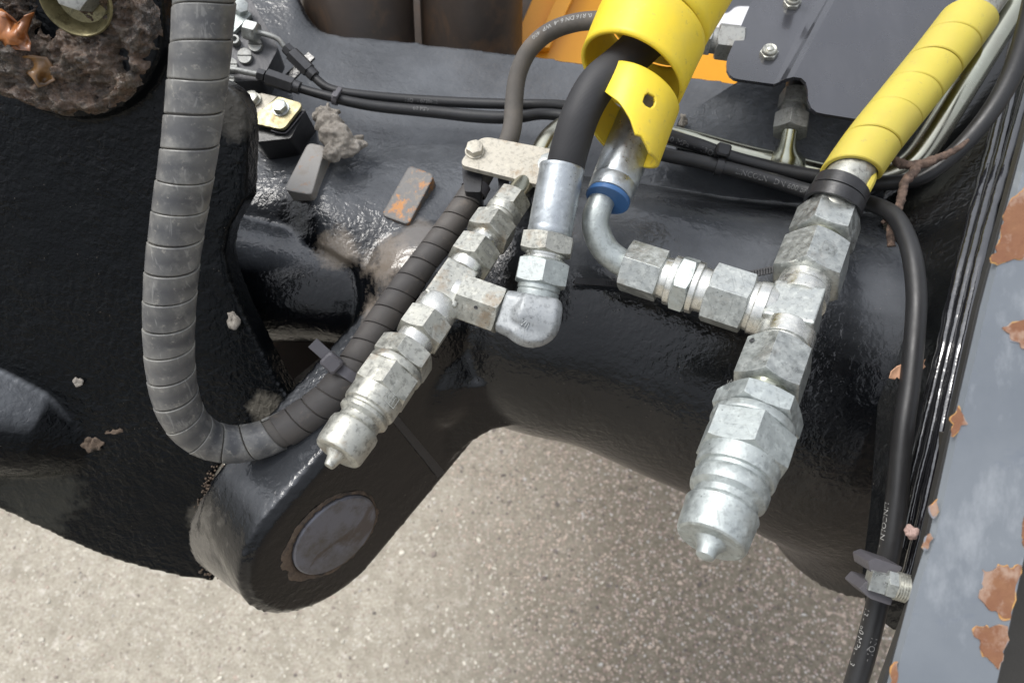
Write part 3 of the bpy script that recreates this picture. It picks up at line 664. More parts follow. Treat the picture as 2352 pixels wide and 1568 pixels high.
B2 = Chain((1030, 671, Lc.pt(671).z+F), (1226, 742, Lc.pt(671).z+F+30), 'u')
gt = G(); tee_left(gt); remeshed('tee_body', gt, zs, left, .0007, 4)
part('thread_collar', left, MT['shiny'], lambda g: Lc.cyl(g, [(698, 94), (702, 100), (730, 100), (736, 96)]))
part('union_nut', left, zs, lambda g: Lc.hex(g, 731, 778, 119, -5, k0=.92))
part('neck', left, MT['shiny'], lambda g: Lc.cyl(g, [(770, 88), (812, 88)]))
part('hex_adapter', left, zs, lambda g: Lc.hex(g, 802, 842, 141, -20, (.8, 1), k0=.92))
part('sealing_ring', left, zs, lambda g: Lc.cyl(g, [(842, 130), (845, 134), (854, 134), (857, 131)]))
plug = part('coupler_plug', left, zs, lambda g: Lc.cyl(g, [(880, 126), (900, 127), (935, 127), (939, 124), (942, 113), (946, 112), (950, 121), (957, 121), (961, 110), (965, 100), (974, 100), (978, 105), (983, 119), (991, 123), (998, 121), (1030, 119), (1038, 117), (1042, 111), (1044, 100), (1043, 62), (1043, 58), (1047, 50), (1055, 34), (1068, 26), (1071, 22)], 72))
part('coupler_hex', left, zs, lambda g: Lc.hex(g, 857, 908, 144, -8, (0, 1), k0=.91))
B2h = part('union_nut', left, zs, lambda g: B2.hex(g, 1058, 1153, 117, 3, (1, 1), sl=.35))
part('branch_collar', left, MT['shiny'], lambda g: B2.cyl(g, [(1044, 84), (1060, 84)]))

# ------------------------------------------------------------------ elbow fitting and upright hose with crimped ferrule
elb = thing('elbow_fitting', 'grey zinc elbow with thread and two stacked nuts under the black cloth hose', 'hydraulic fitting', P(1225, 740, 60))
zt = B2.pt(1226).z+F
V0 = Chain((1296, 360, 190), (1222, 745, zt+2))
part('thread', elb, MT['zinc_grey'], lambda g: B2.cyl(g, [(1135, 80), (1150, 82)]+[(1151+i*2.1, 84 if i % 2 else 79) for i in range(9)]+[(1172, 80), (1180, 80)]))
def elbow_body(g):
    E = []
    for q in np.linspace(0, 1, 5): p = B2.pt(1166+52*q); E.append(p)
    corner = P(1226, 742, zt)
    a = P(1180, 722, B2.pt(1180).z+F); b = P(1237, 703, V0.pt(703).z+F)
    # boxy forged body: square sections swept round the bend
    pa = [P(1158, 716, B2.pt(1158).z+F), P(1195, 728, zt-3), P(1215, 738, zt), P(1228, 736, zt+4), P(1234, 722, zt+8), P(1239, 694, V0.pt(694).z+F)]
    c = catmull([tuple(p) for p in pa], 5); c = [Vector(x) for x in c]; n = len(c); rs = []
    vd = Vector((0, 0, 1))
    for i in range(n):
        T = (c[min(i+1, n-1)]-c[max(i-1, 0)]).normalized(); Nn = (vd-T*vd.dot(T)).normalized(); Bn = T.cross(Nn)
        f = i/(n-1); h = 43+9*math.sin(math.pi*f); rs.append([c[i]+Nn*(h*x)+Bn*(h*y) for x, y in ((1, .72), (.72, 1), (-.72, 1), (-1, .72), (-1, -.72), (-.72, -1), (.72, -1), (1, -.72))])
    rings(g, rs)
gE = G(); elbow_body(gE)
remeshed('elbow_body', gE, MT['zinc_grey'], elb, .0009, 5)
part('top_ring', elb, MT['zinc_grey'], lambda g: V0.cyl(g, [(712, 84), (690, 86), (688, 80), (684, 80)]))
part('crimp_collar', elb, MT['zinc_bluish'], lambda g: V0.cyl(g, [(690, 80), (688, 95), (672, 97), (669, 93), (666, 98), (645, 100)]))
part('union_nut', elb, MT['zinc_bluish'], lambda g: V0.hex(g, 600, 655, 131, 3, (1, 1)))
part('neck', elb, MT['shiny'], lambda g: V0.cyl(g, [(596, 100), (603, 88), (590, 86), (584, 90)]))
part('hex_collar', elb, MT['oldsteel' if 0 else 'zinc_stained'], lambda g: V0.hex(g, 541, 584, 132, -4, (.6, 1)))
part('neck', elb, MT['shiny'], lambda g: V0.cyl(g, [(590, 92), (584, 94), (596, 92)][:2]))
# casting marks on the elbow
def stroke(g, pts, w_, th=2):
    pa = Path([(u, v, z, w_) for u, v, z in pts], 4); tube(g, pa, 8, k=1)
zc = zt+54
g = G()
for ln in ([(1193, 725), (1225, 729)], [(1192, 743), (1207, 748)], [(1201, 731), (1199, 744)], [(1210, 736), (1196, 748)], [(1212, 739), (1204, 752)], [(1216, 742), (1209, 756)]):
    stroke(g, [(u, v, zc) for u, v in ln], 2.6)
obj('embossed_mark', g, MT['zinc_grey'], elb)

bh = thing('crimped_hose', 'black diagonal ribbed hose with a long zinc ferrule coming out of the yellow wrap', 'hose', P(1300, 390, 190))
BH = Path([(1560, 20, 130, 92), (1490, 90, 170, 92), (1425, 150, 205, 91), (1372, 195, 225, 90), (1335, 260, 225, 89), (1312, 330, 208, 89), (1294, 400, 185, 88)], 10)
g = G(); tube(g, BH, 40, step=6); obj('hose', g, MT['cloth'], bh)
part('ferrule', bh, MT['ferrule'], lambda g: V0.cyl(g, [(392, 96), (384, 104), (388, 106), (393, 104), (398, 103), (470, 103), (520, 103), (524, 101), (528, 103), (536, 103), (540, 100), (541, 70)]))
g = G(); lathe(g, V0.A, V0.D, [(V0.t(530), 30), (V0.t(560), 30)], 24); obj('hose_tail', g, MT['shiny'], bh)

# ------------------------------------------------------------------ right chain of fittings
RA = (1893, 530, 120); RB = (1633, 1240, 510)
Rc = Chain(RA, RB)
right = thing('fitting_chain', 'right chain of big clean zinc nuts and tee ending in a large quick coupler plug', 'hydraulic fitting', Rc.pt(733))
zz = MT['zinc']; zb = MT['zinc_bluish']
part('cone_nut', right, zz, lambda g: Rc.hex(g, 494, 556, 148, -24, (1.5, 1), k0=.93))
part('neck', right, MT['pipe'], lambda g: Rc.cyl(g, [(550, 104), (566, 104), (580, 118)]))
part('union_nut', right, zz, lambda g: Rc.hex(g, 573, 652, 164, -12, (1, 1), k0=.93))
part('thread_collar', right, MT['shiny'], lambda g: Rc.cyl(g, [(645, 116), (668, 116), (672, 124), (696, 124)]))
zR = Rc.pt(722).z+F
B1 = Chain((1823, 733, zR), (1450, 613, zR-105), 'u')
def tee_right(g):
    Rc.hex(g, 688, 768, 158, 36, (0, 0), 4)
    B1.hex(g, 1812, 1757, 146, face_phase(Rc, -9, B1, 1785)+45, (0, 0), 4)
gt = G(); tee_right(gt); remeshed('tee_body', gt, zz, right, .0008, 4)
part('thread_collar', right, MT['shiny'], lambda g: Rc.cyl(g, [(760, 120), (764, 130), (797, 130), (799, 120), (812, 120)]))
part('union_nut', right, zz, lambda g: Rc.hex(g, 807, 900, 165, -12, (.9, 1), k0=.93))
part('neck', right, MT['pipe'], lambda g: Rc.cyl(g, [(890, 112), (928, 108), (932, 120)]))
part('hex_adapter', right, zb, lambda g: Rc.hex(g, 926, 972, 206, -24, (.9, 1), k0=.91))
part('sealing_ring', right, zb, lambda g: Rc.cyl(g, [(972, 186), (976, 192), (988, 194), (991, 190)]))
part('coupler_hex', right, zb, lambda g: Rc.hex(g, 991, 1066, 214, 7, (0, 1), k0=.90))
part('coupler_plug', right, zb, lambda g: Rc.cyl(g, [(1030, 186), (1050, 187), (1091, 185), (1096, 182), (1098, 168), (1105, 165), (1110, 172), (1116, 180), (1132, 180), (1140, 176), (1144, 162), (1149, 150), (1162, 149), (1165, 154), (1168, 166), (1174, 173), (1180, 170), (1225, 167), (1236, 165), (1243, 158), (1246, 146), (1244, 84), (1245, 78), (1250, 70), (1262, 50), (1278, 42), (1285, 6)], 80))
# branch to the left
part('branch_collar', right, MT['shiny'], lambda g: B1.cyl(g, [(1776, 112), (1757, 122), (1756, 128), (1733, 128), (1731, 118), (1716, 114)]))
part('union_nut', right, zz, lambda g: B1.hex(g, 1720, 1626, 149, -10, (.8, .8), sl=.4, k0=.93))
part('adapter_neck', right, MT['shiny'], lambda g: B1.cyl(g, [(1630, 104), (1606, 104), (1604, 122), (1592, 122), (1590, 114)]))
part('hex_adapter', right, zb, lambda g: B1.hex(g, 1591, 1554, 136, 8, (1, 1)))
part('adapter_neck', right, MT['shiny'], lambda g: B1.cyl(g, [(1556, 112), (1553, 116), (1540, 116), (1538, 98), (1516, 94)]))
part('union_nut', right, zz, lambda g: B1.hex(g, 1522, 1437, 124, -16, (.5, .5), sl=.4, k0=.93))
# stamped square mark, letters and a punched hole on the nuts
def nut_face(ch, q, w_, dx, lift=1.5):
    D, e1, e2 = frame(ch.D, ch.pt(q)); p = ch.pt(q); return p, D, e1, e2
def mark_on(ch, q, w_, ang, strokes, mat, parent, name='stamped_mark', sc=1.0, rad=None):
    """flat strokes (2-D, in units) laid on the flat of a nut whose outward normal is at ang degrees"""
    D, e1, e2 = frame(ch.D, ch.pt(q)); n = e1*math.cos(R(ang))+e2*math.sin(R(ang)); tx = n.cross(D)*-1
    a = ch.r(w_, q)*math.cos(R(30)) if rad is None else rad
    c = ch.pt(q)+n*(a+.25); g = G()
    for st in strokes:
        for (x0, y0), (x1, y1) in zip(st, st[1:]):
            p, q_ = c+tx*(x0*sc)+D*(y0*sc), c+tx*(x1*sc)+D*(y1*sc); d = (q_-p).normalized(); s_ = d.cross(n)*.7
            g.add([p-s_, p+s_, q_+s_, q_-s_], [(0, 1, 2, 3)])
    return obj(name, g, mat, parent, sharp=0)
sq = [[(-14, -10), (14, -10), (14, 12), (-14, 12), (-14, -10)], [(-10, -4), (-10, 6), (-4, 8), (2, 4), (-2, 1)], [(4, -5), (2, 6), (9, 6)], [(-12, -12), (-6, -15), (8, -14), (13, -11)]]
mark_on(Rc, 612, 172, 18, sq, MT['oldsteel'], right)
mark_on(Lc, 585, 118, 26, sq, MT['oldsteel'], left, sc=.8)
mark_on(Rc, 935, 220, -54, [[(-10, -8), (-6, 4), (0, -6), (6, 4), (10, -8)]], MT['shiny'], right)
mark_on(Rc, 950, 220, -54, [[(-9, 3), (5, 3)], [(-4, -2), (-4, 4)]], MT['shiny'], right)
mark_on(Lc, 915, 127, 28, [[(-14, -10), (14, -10), (14, 12), (-14, 12), (-14, -10)], [(-6, -8), (-6, 10)], [(0, -8), (0, 10)], [(6, -8), (9, 0), (5, 8)]], MT['shiny'], left, rad=Lc.r(127, 915))
def pit(ch, q, w_, ang, x, y, r, mat, parent):
    D, e1, e2 = frame(ch.D, ch.pt(q)); n = e1*math.cos(R(ang))+e2*math.sin(R(ang)); tx = n.cross(D)*-1
    a = ch.r(w_, q)*math.cos(R(30)); c = ch.pt(q)+n*(a+.3)+tx*x+D*y; g = G()
    lathe(g, c, n, [(0, r), (.8, r*.85), (-.1, r*.5)], 20, (False, True)); return obj('punched_dimple', g, mat, parent)
pit(Rc, 850, 172, -42, 18, -26, 5.5, MT['blackoxide'], right); pit(B2, 1095, 117, -27, -12, 12, 4.2, MT['blackoxide'], left)

# bent tube with blue ring and ferrule going up into the wrap
bt = thing('bent_tube_hose', 'hose end with a bright bent tube, blue ring and zinc ferrule below the yellow wrap', 'hose', P(1400, 480, 150))
zM = B1.pt(1445).z+F
BT = Path([(1462, 617, zM+2, 63), (1428, 603, zM, 63), (1395, 578, zM+2, 63), (1375, 545, zM+8, 64), (1368, 510, zM+14, 64), (1376, 475, zM+16, 62), (1400, 425, zM+8, 60)], 10)
g = G(); tube(g, BT, 36, step=5); obj('bent_tube', g, zb, bt)
g = G(); strap(g, BT, BT.L*.13, 3, 1.6); obj('bead', g, zb, bt)
FC = Chain((1394, 462, zM+28), (1500, 200, zM-80))
part('blue_ring', bt, MT['blue'], lambda g: FC.cyl(g, [(460, 66), (461, 101), (459, 104), (453, 104), (451, 101)]))
part('ferrule', bt, MT['ferrule'], lambda g: FC.cyl(g, [(450, 90), (449, 100), (444, 105), (425, 106), (421, 103), (418, 107), (350, 108), (290, 108), (240, 106)]))

# ------------------------------------------------------------------ yellow wrap round the bundle
yw = thing('yellow_hose_wrap', 'bright yellow spiral wrap with a cut tail round the middle hoses', 'hose wrap', P(1450, 250, 150))
YP = Path([(1605, -130, 130, 268), (1560, -50, 150, 262), (1500, 60, 175, 254), (1448, 178, 200, 246), (1412, 262, 215, 240)], 12)
def shell(g, path, x0, tfn, bfn, rk=1.0, n=96, m=10, a0=0, a1=360, hole=None):
    vs = []; full = (a1-a0 == 360)
    nn = n if full else n+1
    for i in range(nn):
        a = a0+(a1-a0)*i/n; t, b = tfn(a), bfn(a)
        for j in range(m+1):
            x = t+(b-t)*j/m
            p, T, N, B, r = path.at(x0+x); D, e1, e2 = frame(T, p)
            rr_ = rk if not callable(rk) else rk(a, x)
            vs.append(p+(e1*math.cos(R(a))+e2*math.sin(R(a)))*r*rr_)
    fs = []
    for i in range(n):
        i2 = (i+1) % n if full else i+1
        for j in range(m):
            if hole and hole(a0+(a1-a0)*(i+.5)/n, tfn(a0+(a1-a0)*(i+.5)/n)+(bfn(a0+(a1-a0)*(i+.5)/n)-tfn(a0+(a1-a0)*(i+.5)/n))*(j+.5)/m): continue
            fs.append((i*(m+1)+j, i2*(m+1)+j, i2*(m+1)+j+1, i*(m+1)+j+1))
    g.add(vs, fs)
def yband(name, *a, th=.0019, **k):
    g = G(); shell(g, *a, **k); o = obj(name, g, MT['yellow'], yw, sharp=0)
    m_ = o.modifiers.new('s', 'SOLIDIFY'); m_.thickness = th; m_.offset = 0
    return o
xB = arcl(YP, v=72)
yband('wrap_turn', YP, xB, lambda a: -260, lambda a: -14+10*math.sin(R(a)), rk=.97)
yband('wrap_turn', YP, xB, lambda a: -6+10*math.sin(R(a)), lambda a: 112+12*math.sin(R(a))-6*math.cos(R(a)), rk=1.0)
# the tail: narrower turn cut off on a slant, with a round hole in it
TP = Path([(1500, 130, 165, 198), (1462, 225, 190, 196), (1437, 300, 205, 190), (1410, 380, 220, 186)], 12)
xT = arcl(TP, v=222)
def tb(a):
    pts = [(-84, 2), (-70, 20), (-45, 44), (-20, 68), (0, 96), (14, 122), (22, 120), (45, 138), (90, 128), (140, 110), (200, 84), (250, 60), (276, 50)]
    for (a0, b0), (a1, b1) in zip(pts, pts[1:]):
        if a <= a1: return b0+(b1-b0)*(a-a0)/(a1-a0)
    return pts[-1][1]
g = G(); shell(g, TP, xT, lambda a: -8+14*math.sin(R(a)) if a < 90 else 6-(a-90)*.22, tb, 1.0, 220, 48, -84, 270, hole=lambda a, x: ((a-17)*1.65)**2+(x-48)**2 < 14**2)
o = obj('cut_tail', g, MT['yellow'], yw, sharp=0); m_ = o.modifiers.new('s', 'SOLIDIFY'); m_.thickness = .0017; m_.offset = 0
g = G(); tube(g, Path([(1357, 232, 215, 3), (1352, 240, 216, 3), (1356, 246, 217, 2.5), (1361, 241, 217, 2)], 6), 8); obj('plastic_curl', g, MT['yellow'], yw)

# ------------------------------------------------------------------ pale yellow sleeve with its tubes, right
sy = thing('yellow_hose_sleeve', 'pale yellow spiral sleeve of seven turns round a silver pipe above the right fitting chain', 'hose sleeve', P(2050, 250, 60))
SP = Path([(1893, 530, 118, 100), (1905, 490, 112, 100), (1940, 420, 100, 100), (2000, 330, 70, 98), (2080, 230, 30, 97), (2160, 130, -15, 96), (2219, 52, -50, 95), (2300, -60, -100, 94)], 12)
g = G(); tube(g, SP, 40, 0, SP.L, 1.0); obj('silver_pipe', g, MT['zinc_stained'], sy)
xs0 = arcl(SP, v=408); xs1 = arcl(SP, v=46)
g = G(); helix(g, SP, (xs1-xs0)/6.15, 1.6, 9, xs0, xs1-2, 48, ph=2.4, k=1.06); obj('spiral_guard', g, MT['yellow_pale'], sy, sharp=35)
g = G(); tube(g, Path([(1972, 470, 128, 5), (1985, 445, 128, 20), (1998, 415, 118, 26), (2006, 395, 105, 16)], 6), 10); obj('loose_end', g, MT['yellow_pale'], sy)
for nm, v0, wd in (('black_ring', 462, 26), ('black_ring', 440, 22)):
    x = arcl(SP, v=v0); g = G(); strap(g, SP, x, wd, 8 if wd > 24 else 6, 1.14, 56); obj(nm, g, MT['nylon'], sy)

# ------------------------------------------------------------------ chromated pipe with welded stub
pp = thing('steel_pipe', 'olive chromated steel pipe running right and up past the yellow sleeve, stub nut on top', 'pipe', P(1900, 400, -130))
PP = Path([(1480, 296, -175, 44), (1600, 326, -165, 46), (1700, 354, -160, 48), (1800, 378, -155, 50), (1900, 402, -140, 52), (1985, 412, -125, 56), (2045, 402, -110, 60), (2090, 378, -100, 63), (2135, 322, -100, 65), (2230, 170, -120, 65), (2345, -15, -150, 64), (2390, -90, -160, 64)], 10)
g = G(); tube(g, PP, 36); obj('pipe', g, MT['pipe'], pp)
g = G(); stub = Path([(1804, 376, -146, 92), (1805, 362, -132, 74), (1807, 348, -122, 50), (1810, 328, -112, 37), (1815, 298, -105, 34)], 6); tube(g, stub, 30); obj('stub', g, MT['pipe'], pp)
ST = Chain((1812, 318, -110), (1832, 190, -150))
part('union_nut', pp, MT['oldsteel'], lambda g: ST.hex(g, 306, 268, 84, 4))
part('adapter', pp, MT['oldsteel'], lambda g: ST.cyl(g, [(272, 56), (262, 58), (252, 56), (242, 52)]))
part('upper_hex', pp, MT['oldsteel'], lambda g: ST.hex(g, 248, 214, 72, -20))
part('port', pp, MT['blackoxide'], lambda g: ST.cyl(g, [(216, 50), (190, 50)]))

# ------------------------------------------------------------------ paired black hoses
def print_on(path, u, s, size, ang, parent, mat='faintprint', flip=False, gaps=0, v=None, lo=0):
    x = arcl(path, u=u, v=v, lo=lo); return text_on(path, x, s, size, ang, MT[mat], parent, flip, gaps=gaps)
ha = thing('black_hose', 'upper of the two thin black hoses, running from the slanted hex sleeve', 'hose', P(1200, 240, -200))
HA = Path([(717, 173, -215, 20), (746, 198, -212, 20), (777, 210, -212, 21), (830, 218, -215, 21), (930, 228, -225, 23), (1060, 236, -225, 24), (1180, 240, -215, 24), (1290, 243, -200, 25), (1400, 262, -170, 28), (1480, 292, -135, 30), (1540, 314, -115, 31), (1610, 336, -105, 32), (1680, 362, -98, 32), (1780, 388, -92, 33), (1870, 405, -80, 33), (1960, 418, -60, 34), (2044, 420, -30, 34), (2118, 407, 0, 35), (2193, 351, 20, 39), (2267, 268, 40, 42), (2321, 178, 60, 46), (2356, 80, 80, 48), (2380, -20, 100, 49)], 10)
g = G(); tube(g, HA, 26); obj('hose', g, MT['rubber'], ha)
A1 = Chain((655, 108, -205), (728, 181, -214))
part('sleeve_nut', ha, MT['blackoxide'], lambda g: A1.hex(g, 109, 122, 28, 10))
part('hex_sleeve', ha, MT['blackoxide'], lambda g: A1.hex(g, 123, 163, 36, -10, (1, 1)))
part('ferrule', ha, MT['blackoxide'], lambda g: A1.cyl(g, [(160, 29), (176, 28)]))
g = G(); tube(g, Path([(579, 72, -190, 12), (613, 80, -192, 12), (638, 90, -198, 12), (651, 105, -204, 12), (657, 111, -205, 12)], 6), 16); obj('steel_tube', g, MT['oldsteel'], ha)
hb = thing('black_hose', 'lower of the two thin black hoses, curving down the right side', 'hose', P(1400, 300, -150))
HB = Path([(690, 204, -190, 20), (725, 214, -190, 21), (767, 225, -190, 23), (808, 235, -192, 24), (875, 246, -200, 25), (1000, 258, -208, 27), (1100, 268, -205, 29), (1180, 270, -200, 28), (1250, 262, -195, 26), (1330, 275, -175, 27), (1420, 318, -130, 30), (1516, 352, -90, 32), (1599, 370, -80, 32), (1688, 392, -70, 32), (1778, 416, -60, 33), (1862, 441, -40, 34), (1940, 456, 10, 35), (1998, 467, 50, 36), (2051, 493, 110, 39), (2081, 543, 160, 42), (2098, 606, 200, 44), (2105, 690, 230, 45), (2099, 790, 255, 45), (2089, 890, 270, 45), (2077, 970, 280, 46), (2068, 1050, 285, 47), (2060, 1145, 290, 48), (2047, 1245, 290, 49), (2027, 1335, 285, 49), (2009, 1412, 280, 49), (1989, 1490, 275, 50), (1965, 1570, 270, 50), (1940, 1660, 265, 50)], 10)
g = G(); tube(g, HB, 28); obj('hose', g, MT['rubber'], hb)
Bc = Chain((596, 171, -180), (700, 207, -190), 'u')
part('sleeve_nut', hb, MT['blackoxide'], lambda g: Bc.hex(g, 592, 609, 28, 10))
part('hex_sleeve', hb, MT['blackoxide'], lambda g: Bc.hex(g, 613, 674, 38, 16))
part('ferrule', hb, MT['blackoxide'], lambda g: Bc.cyl(g, [(672, 30), (689, 29)]))
g = G(); tube(g, Path([(505, 158, -170, 14), (540, 161, -172, 14), (560, 165, -175, 14), (596, 172, -180, 14)], 6), 16); obj('steel_tube', g, MT['oldsteel'], hb)
print_on(HA, 1536, '60 MPa  -  13Q1', 19, -40, ha, gaps=.5); print_on(HA, 1670, '0720612T', 18, -75, ha, gaps=.5)
print_on(HA, 935, '13Q1 - 0720612', 13, -25, ha, gaps=.35)
print_on(HB, 1690, 'LINCOLN   DN 600 bar', 18, -20, hb, gaps=.4); print_on(HB, 2000, '13Q1 -', 17, 10, hb, gaps=.5)
print_on(HB, 945, '60 MPa', 14, 5, hb, gaps=.3)
x_ = arcl(HB, v=1150, lo=HB.L*.6); text_on(HB, x_, 'LINCOLN  -', 17, -70, MT['print'], hb, gaps=.3)
x_ = arcl(HB, v=1400, lo=HB.L*.6); text_on(HB, x_, '13 -  60 MPa - 13', 17, -62, MT['print'], hb, gaps=.3)
t1 = thing('cable_tie', 'small black cable tie strapping the two black hoses and the olive pipe', 'cable tie', P(1660, 370, -60))
for pa, u0, k in ((HA, 1655, 1.12), (HB, 1652, 1.12)):
    g = G(); strap(g, pa, arcl(pa, u=u0, hi=pa.L*.7), 17, 3, k); obj('strap', g, MT['nylon'], t1)
ax = axes(P(1648, 342, -65), P(1676, 350, -65)); g = G(); bevelbox(g, P(1660, 346, -62), ax, 17, 15, 14); obj('tie_head', g, MT['nylon'], t1)
t2 = thing('hose_clip', 'little dusty clip holding the two thin hoses together left of the mud clump', 'clip', P(773, 222, -180))
g = G(); strap(g, HB, arcl(HB, u=770, hi=HB.L*.3), 13, 3, 1.1); obj('strap', g, MT['nylon_grey'], t2)
ax = axes(P(768, 226, -170), P(782, 204, -195)); g = G(); bevelbox(g, P(775, 214, -172), ax, 20, 6, 5); obj('clip_bar', g, MT['nylon_grey'], t2)

# grey arched hose that leaves the clamp and dives into the wrap (same hose as the wrapped loop)
AP = Path([(1135, 372, -95, 46), (1163, 335, -100, 45), (1177, 290, -105, 44), (1181, 230, -110, 42), (1190, 170, -105, 41), (1216, 115, -90, 41), (1262, 74, -65, 41), (1325, 52, -30, 41), (1400, 48, 10, 42), (1470, 60, 60, 42), (1530, 100, 100, 42)], 12)
g = G(); tube(g, AP, 28); obj('arched_hose', g, MT['dustyrubber'], hose)
text_on(AP, arcl(AP, u=1412), 'C SAE 100R16 DN 6 -4  WP  400', 15, 48, MT['print'], hose, flip=True, gaps=.35)

# ------------------------------------------------------------------ clamp plate over hose and pipe
cl = thing('hose_clamp', 'stained steel clamp plate with two hex bolts over the grey hose and a short pipe', 'clamp', P(1170, 390, -60))
nC_ = Vector((-.02, .50, 1)).normalized()
def on_plane(u, v, c, n): ray = P(u, v, 0).normalized(); return ray*(c.dot(n)/ray.dot(n))
cC = P(1170, 368, -28); crn = [(1104, 312), (1306, 350), (1282, 436), (1053, 378)]
g = G(); slab(g, [on_plane(u, v, cC, nC_) for u, v in rounded(crn, [26, 20, 20, 20], 6)], nC_, 13); obj('plate', g, MT['clampsteel'], cl)
def bolt(parent, c, n, r, h, mat, ph=0, washer=1.25, stud=0, flange=False, name='bolt'):
    g = G(); ngon(g, c, n, 2 if washer else 0, h, r, 6, ph, (0, 1), .95, 10); o = obj(name, g, mat, parent)
    if washer:
        g = G(); lathe(g, c, n, [(0, r*washer), (3.2, r*washer), (3.4, r*washer*.95)], 36); w_ = obj('washer', g, mat, o)
    if stud:
        g = G(); lathe(g, c, n, [(h-1, r*.5)]+[(h+i*1.6, r*(.53 if i % 2 else .47)) for i in range(int(stud/1.6))], 24); obj('stud', g, mat, o)
    return o
bolt(cl, on_plane(1091, 348, cC, nC_), nC_, 21, 19, MT['clampsteel'], 15, 1.12)
bolt(cl, on_plane(1262, 378, cC, nC_), nC_, 24, 17, MT['zinc'], 5, 1.15)
for u0, u1 in ((1060, 1108), (1143, 1170), (1213, 1290)):
    g = G(); q = [(u0, 386+(u0-1060)*.25), (u1, 386+(u1-1060)*.25), (u1-4, 432+(u1-1060)*.2), (u0+8, 440+(u0-1060)*.2)]
    c2 = P(1170, 390, -52); slab(g, [on_plane(u, v, c2, nC_) for u, v in rounded(q, 5, 3)], nC_, 90); obj('rubber_block', g, MT['nylon'], cl)
lp = thing('short_pipe', 'short curved olive pipe coming from under the clamp plate into the left chain', 'pipe', P(1210, 400, -50))
g = G(); tube(g, Path([(1350, 285, -190, 50), (1300, 292, -150, 52), (1262, 322, -110, 54), (1240, 360, -85, 54), (1216, 404, -58, 54), (1198, 432, -16, 54), (1180, 456, 22, 54)], 10), 32); obj('pipe', g, MT['pipe'], lp)
g = G(); o_ = HP.at(arcl(HP, v=442, lo=HP.L*.8)); strap(g, HP, arcl(HP, v=432, lo=HP.L*.8), 26, 3, 1.05); obj('guard_end', g, MT['nylon_grey'], hose)

# ------------------------------------------------------------------ black cover plate at top right
cv = thing('cover_plate', 'black folded sheet metal cover with rounded corner and notch, flange nuts and one empty hole', 'cover plate', P(1900, 100, -60))
nV = Vector((-.03, .42, 1)).normalized(); cV = P(1850, 150, -45)
def onV(u, v, off=0): return on_plane(u, v, cV+nV*off, nV)
g = G()
Lp = rounded([(1765, -90), (1668, 160), (1692, 190)], [0, 0, 0], 1)
Lp = [(1768, -90), (1670, 138), (1667, 152), (1668, 166), (1674, 178), (1684, 186), (1696, 189), (1740, 195), (1776, 200)]
e1_ = (1776, 200); e2_ = (1822, 184); t1_ = (1908, -90); t2_ = (1968, -90)
def loff(u, v):
    x0 = 1776+(v-200)*(1908-1776)/(-290); return -24-max(0, x0-u)*.10
left_ = [onV(u, v, loff(u, v)) for u, v in Lp] + [onV(t1_[0], t1_[1], -24)]
nL = (left_[1]-left_[-1]).cross(left_[-2]-left_[-1]).normalized(); nL = nL if nL.z > 0 else -nL
notch = [(1838, 186), (1848, 196), (1852, 212), (1853, 236), (1860, 254), (1872, 264), (1890, 268), (1990, 284), (2080, 296), (2270, -90)]
right_ = [onV(*e2_)] + [onV(u, v) for u, v in notch] + [onV(*t2_)]
mid_ = [onV(*e1_, -24), onV(1790, 196, -21), onV(1808, 188, -6), onV(*e2_), onV(*t2_), onV(1955, -90, -6), onV(1922, -90, -21), onV(*t1_, -24)]
g.add(left_, [tuple(range(len(left_)))]); g.add(right_, [tuple(range(len(right_)))])
g.add(mid_, [(0, 1, 6, 7), (1, 2, 5, 6), (2, 3, 4, 5)])
sheet = obj('folded_sheet', g, MT['cover'], cv, sharp=8); m_ = sheet.modifiers.new('s', 'SOLIDIFY'); m_.thickness = .0022; m_.offset = -1
for p_ in sheet.data.polygons: p_.use_smooth = False
g = G(); lathe(g, onV(1722, 88, loff(1722, 88)+1), nL, [(0, 27), (2.2, 26), (2.4, 16), (-6, 14.5), (-6, 1)], 40, (False, True)); obj('hole_rim', g, MT['nylon_grey'], cv)
g = G(); lathe(g, onV(1722, 88, loff(1722, 88)+1), nL, [(2.5, 15), (2.6, 1)], 40, (False, True)); obj('hole', g, MT['blackoxide'], cv)
for (u, v, st) in ((1764, 132, 0), (1817, 17, 46)):
    c = onV(u, v, loff(u, v)); g = G(); lathe(g, c, nL, [(0, 27), (3, 27), (6, 21)], 40); fl = obj('flange_nut', g, MT['zinc_stained'], cv)
    g = G(); ngon(g, c, nL, 3, 20, 22, 6, 20, (0, 1), .9, 10); obj('nut_hex', g, MT['zinc_stained'], fl)
    g = G(); lathe(g, c, nL, [(18, 18.5), (26, 17.5), (29, 15), (27, 10), (27, 9)]+([(30, 8), (32, 4)] if not st else [(28+i*1.7, 11.5 if i % 2 else 10) for i in range(30)]), 36); obj('nut_collar', g, MT['zinc_stained'], fl)
fg = thing('grey_fitting', 'weathered grey hex fitting poking out between the bright yellow wrap and the cover plate', 'hydraulic fitting', P(1660, 98, -160))
Q = Chain((1590, 88, -170), (1720, 104, -150), 'u')
part('union_nut', fg, MT['oldsteel'], lambda g: Q.hex(g, 1646, 1705, 84, -8))
part('adapter', fg, MT['oldsteel'], lambda g: Q.cyl(g, [(1632, 56), (1648, 56)]))
part('union_nut', fg, MT['oldsteel'], lambda g: Q.hex(g, 1598, 1634, 72, 4))
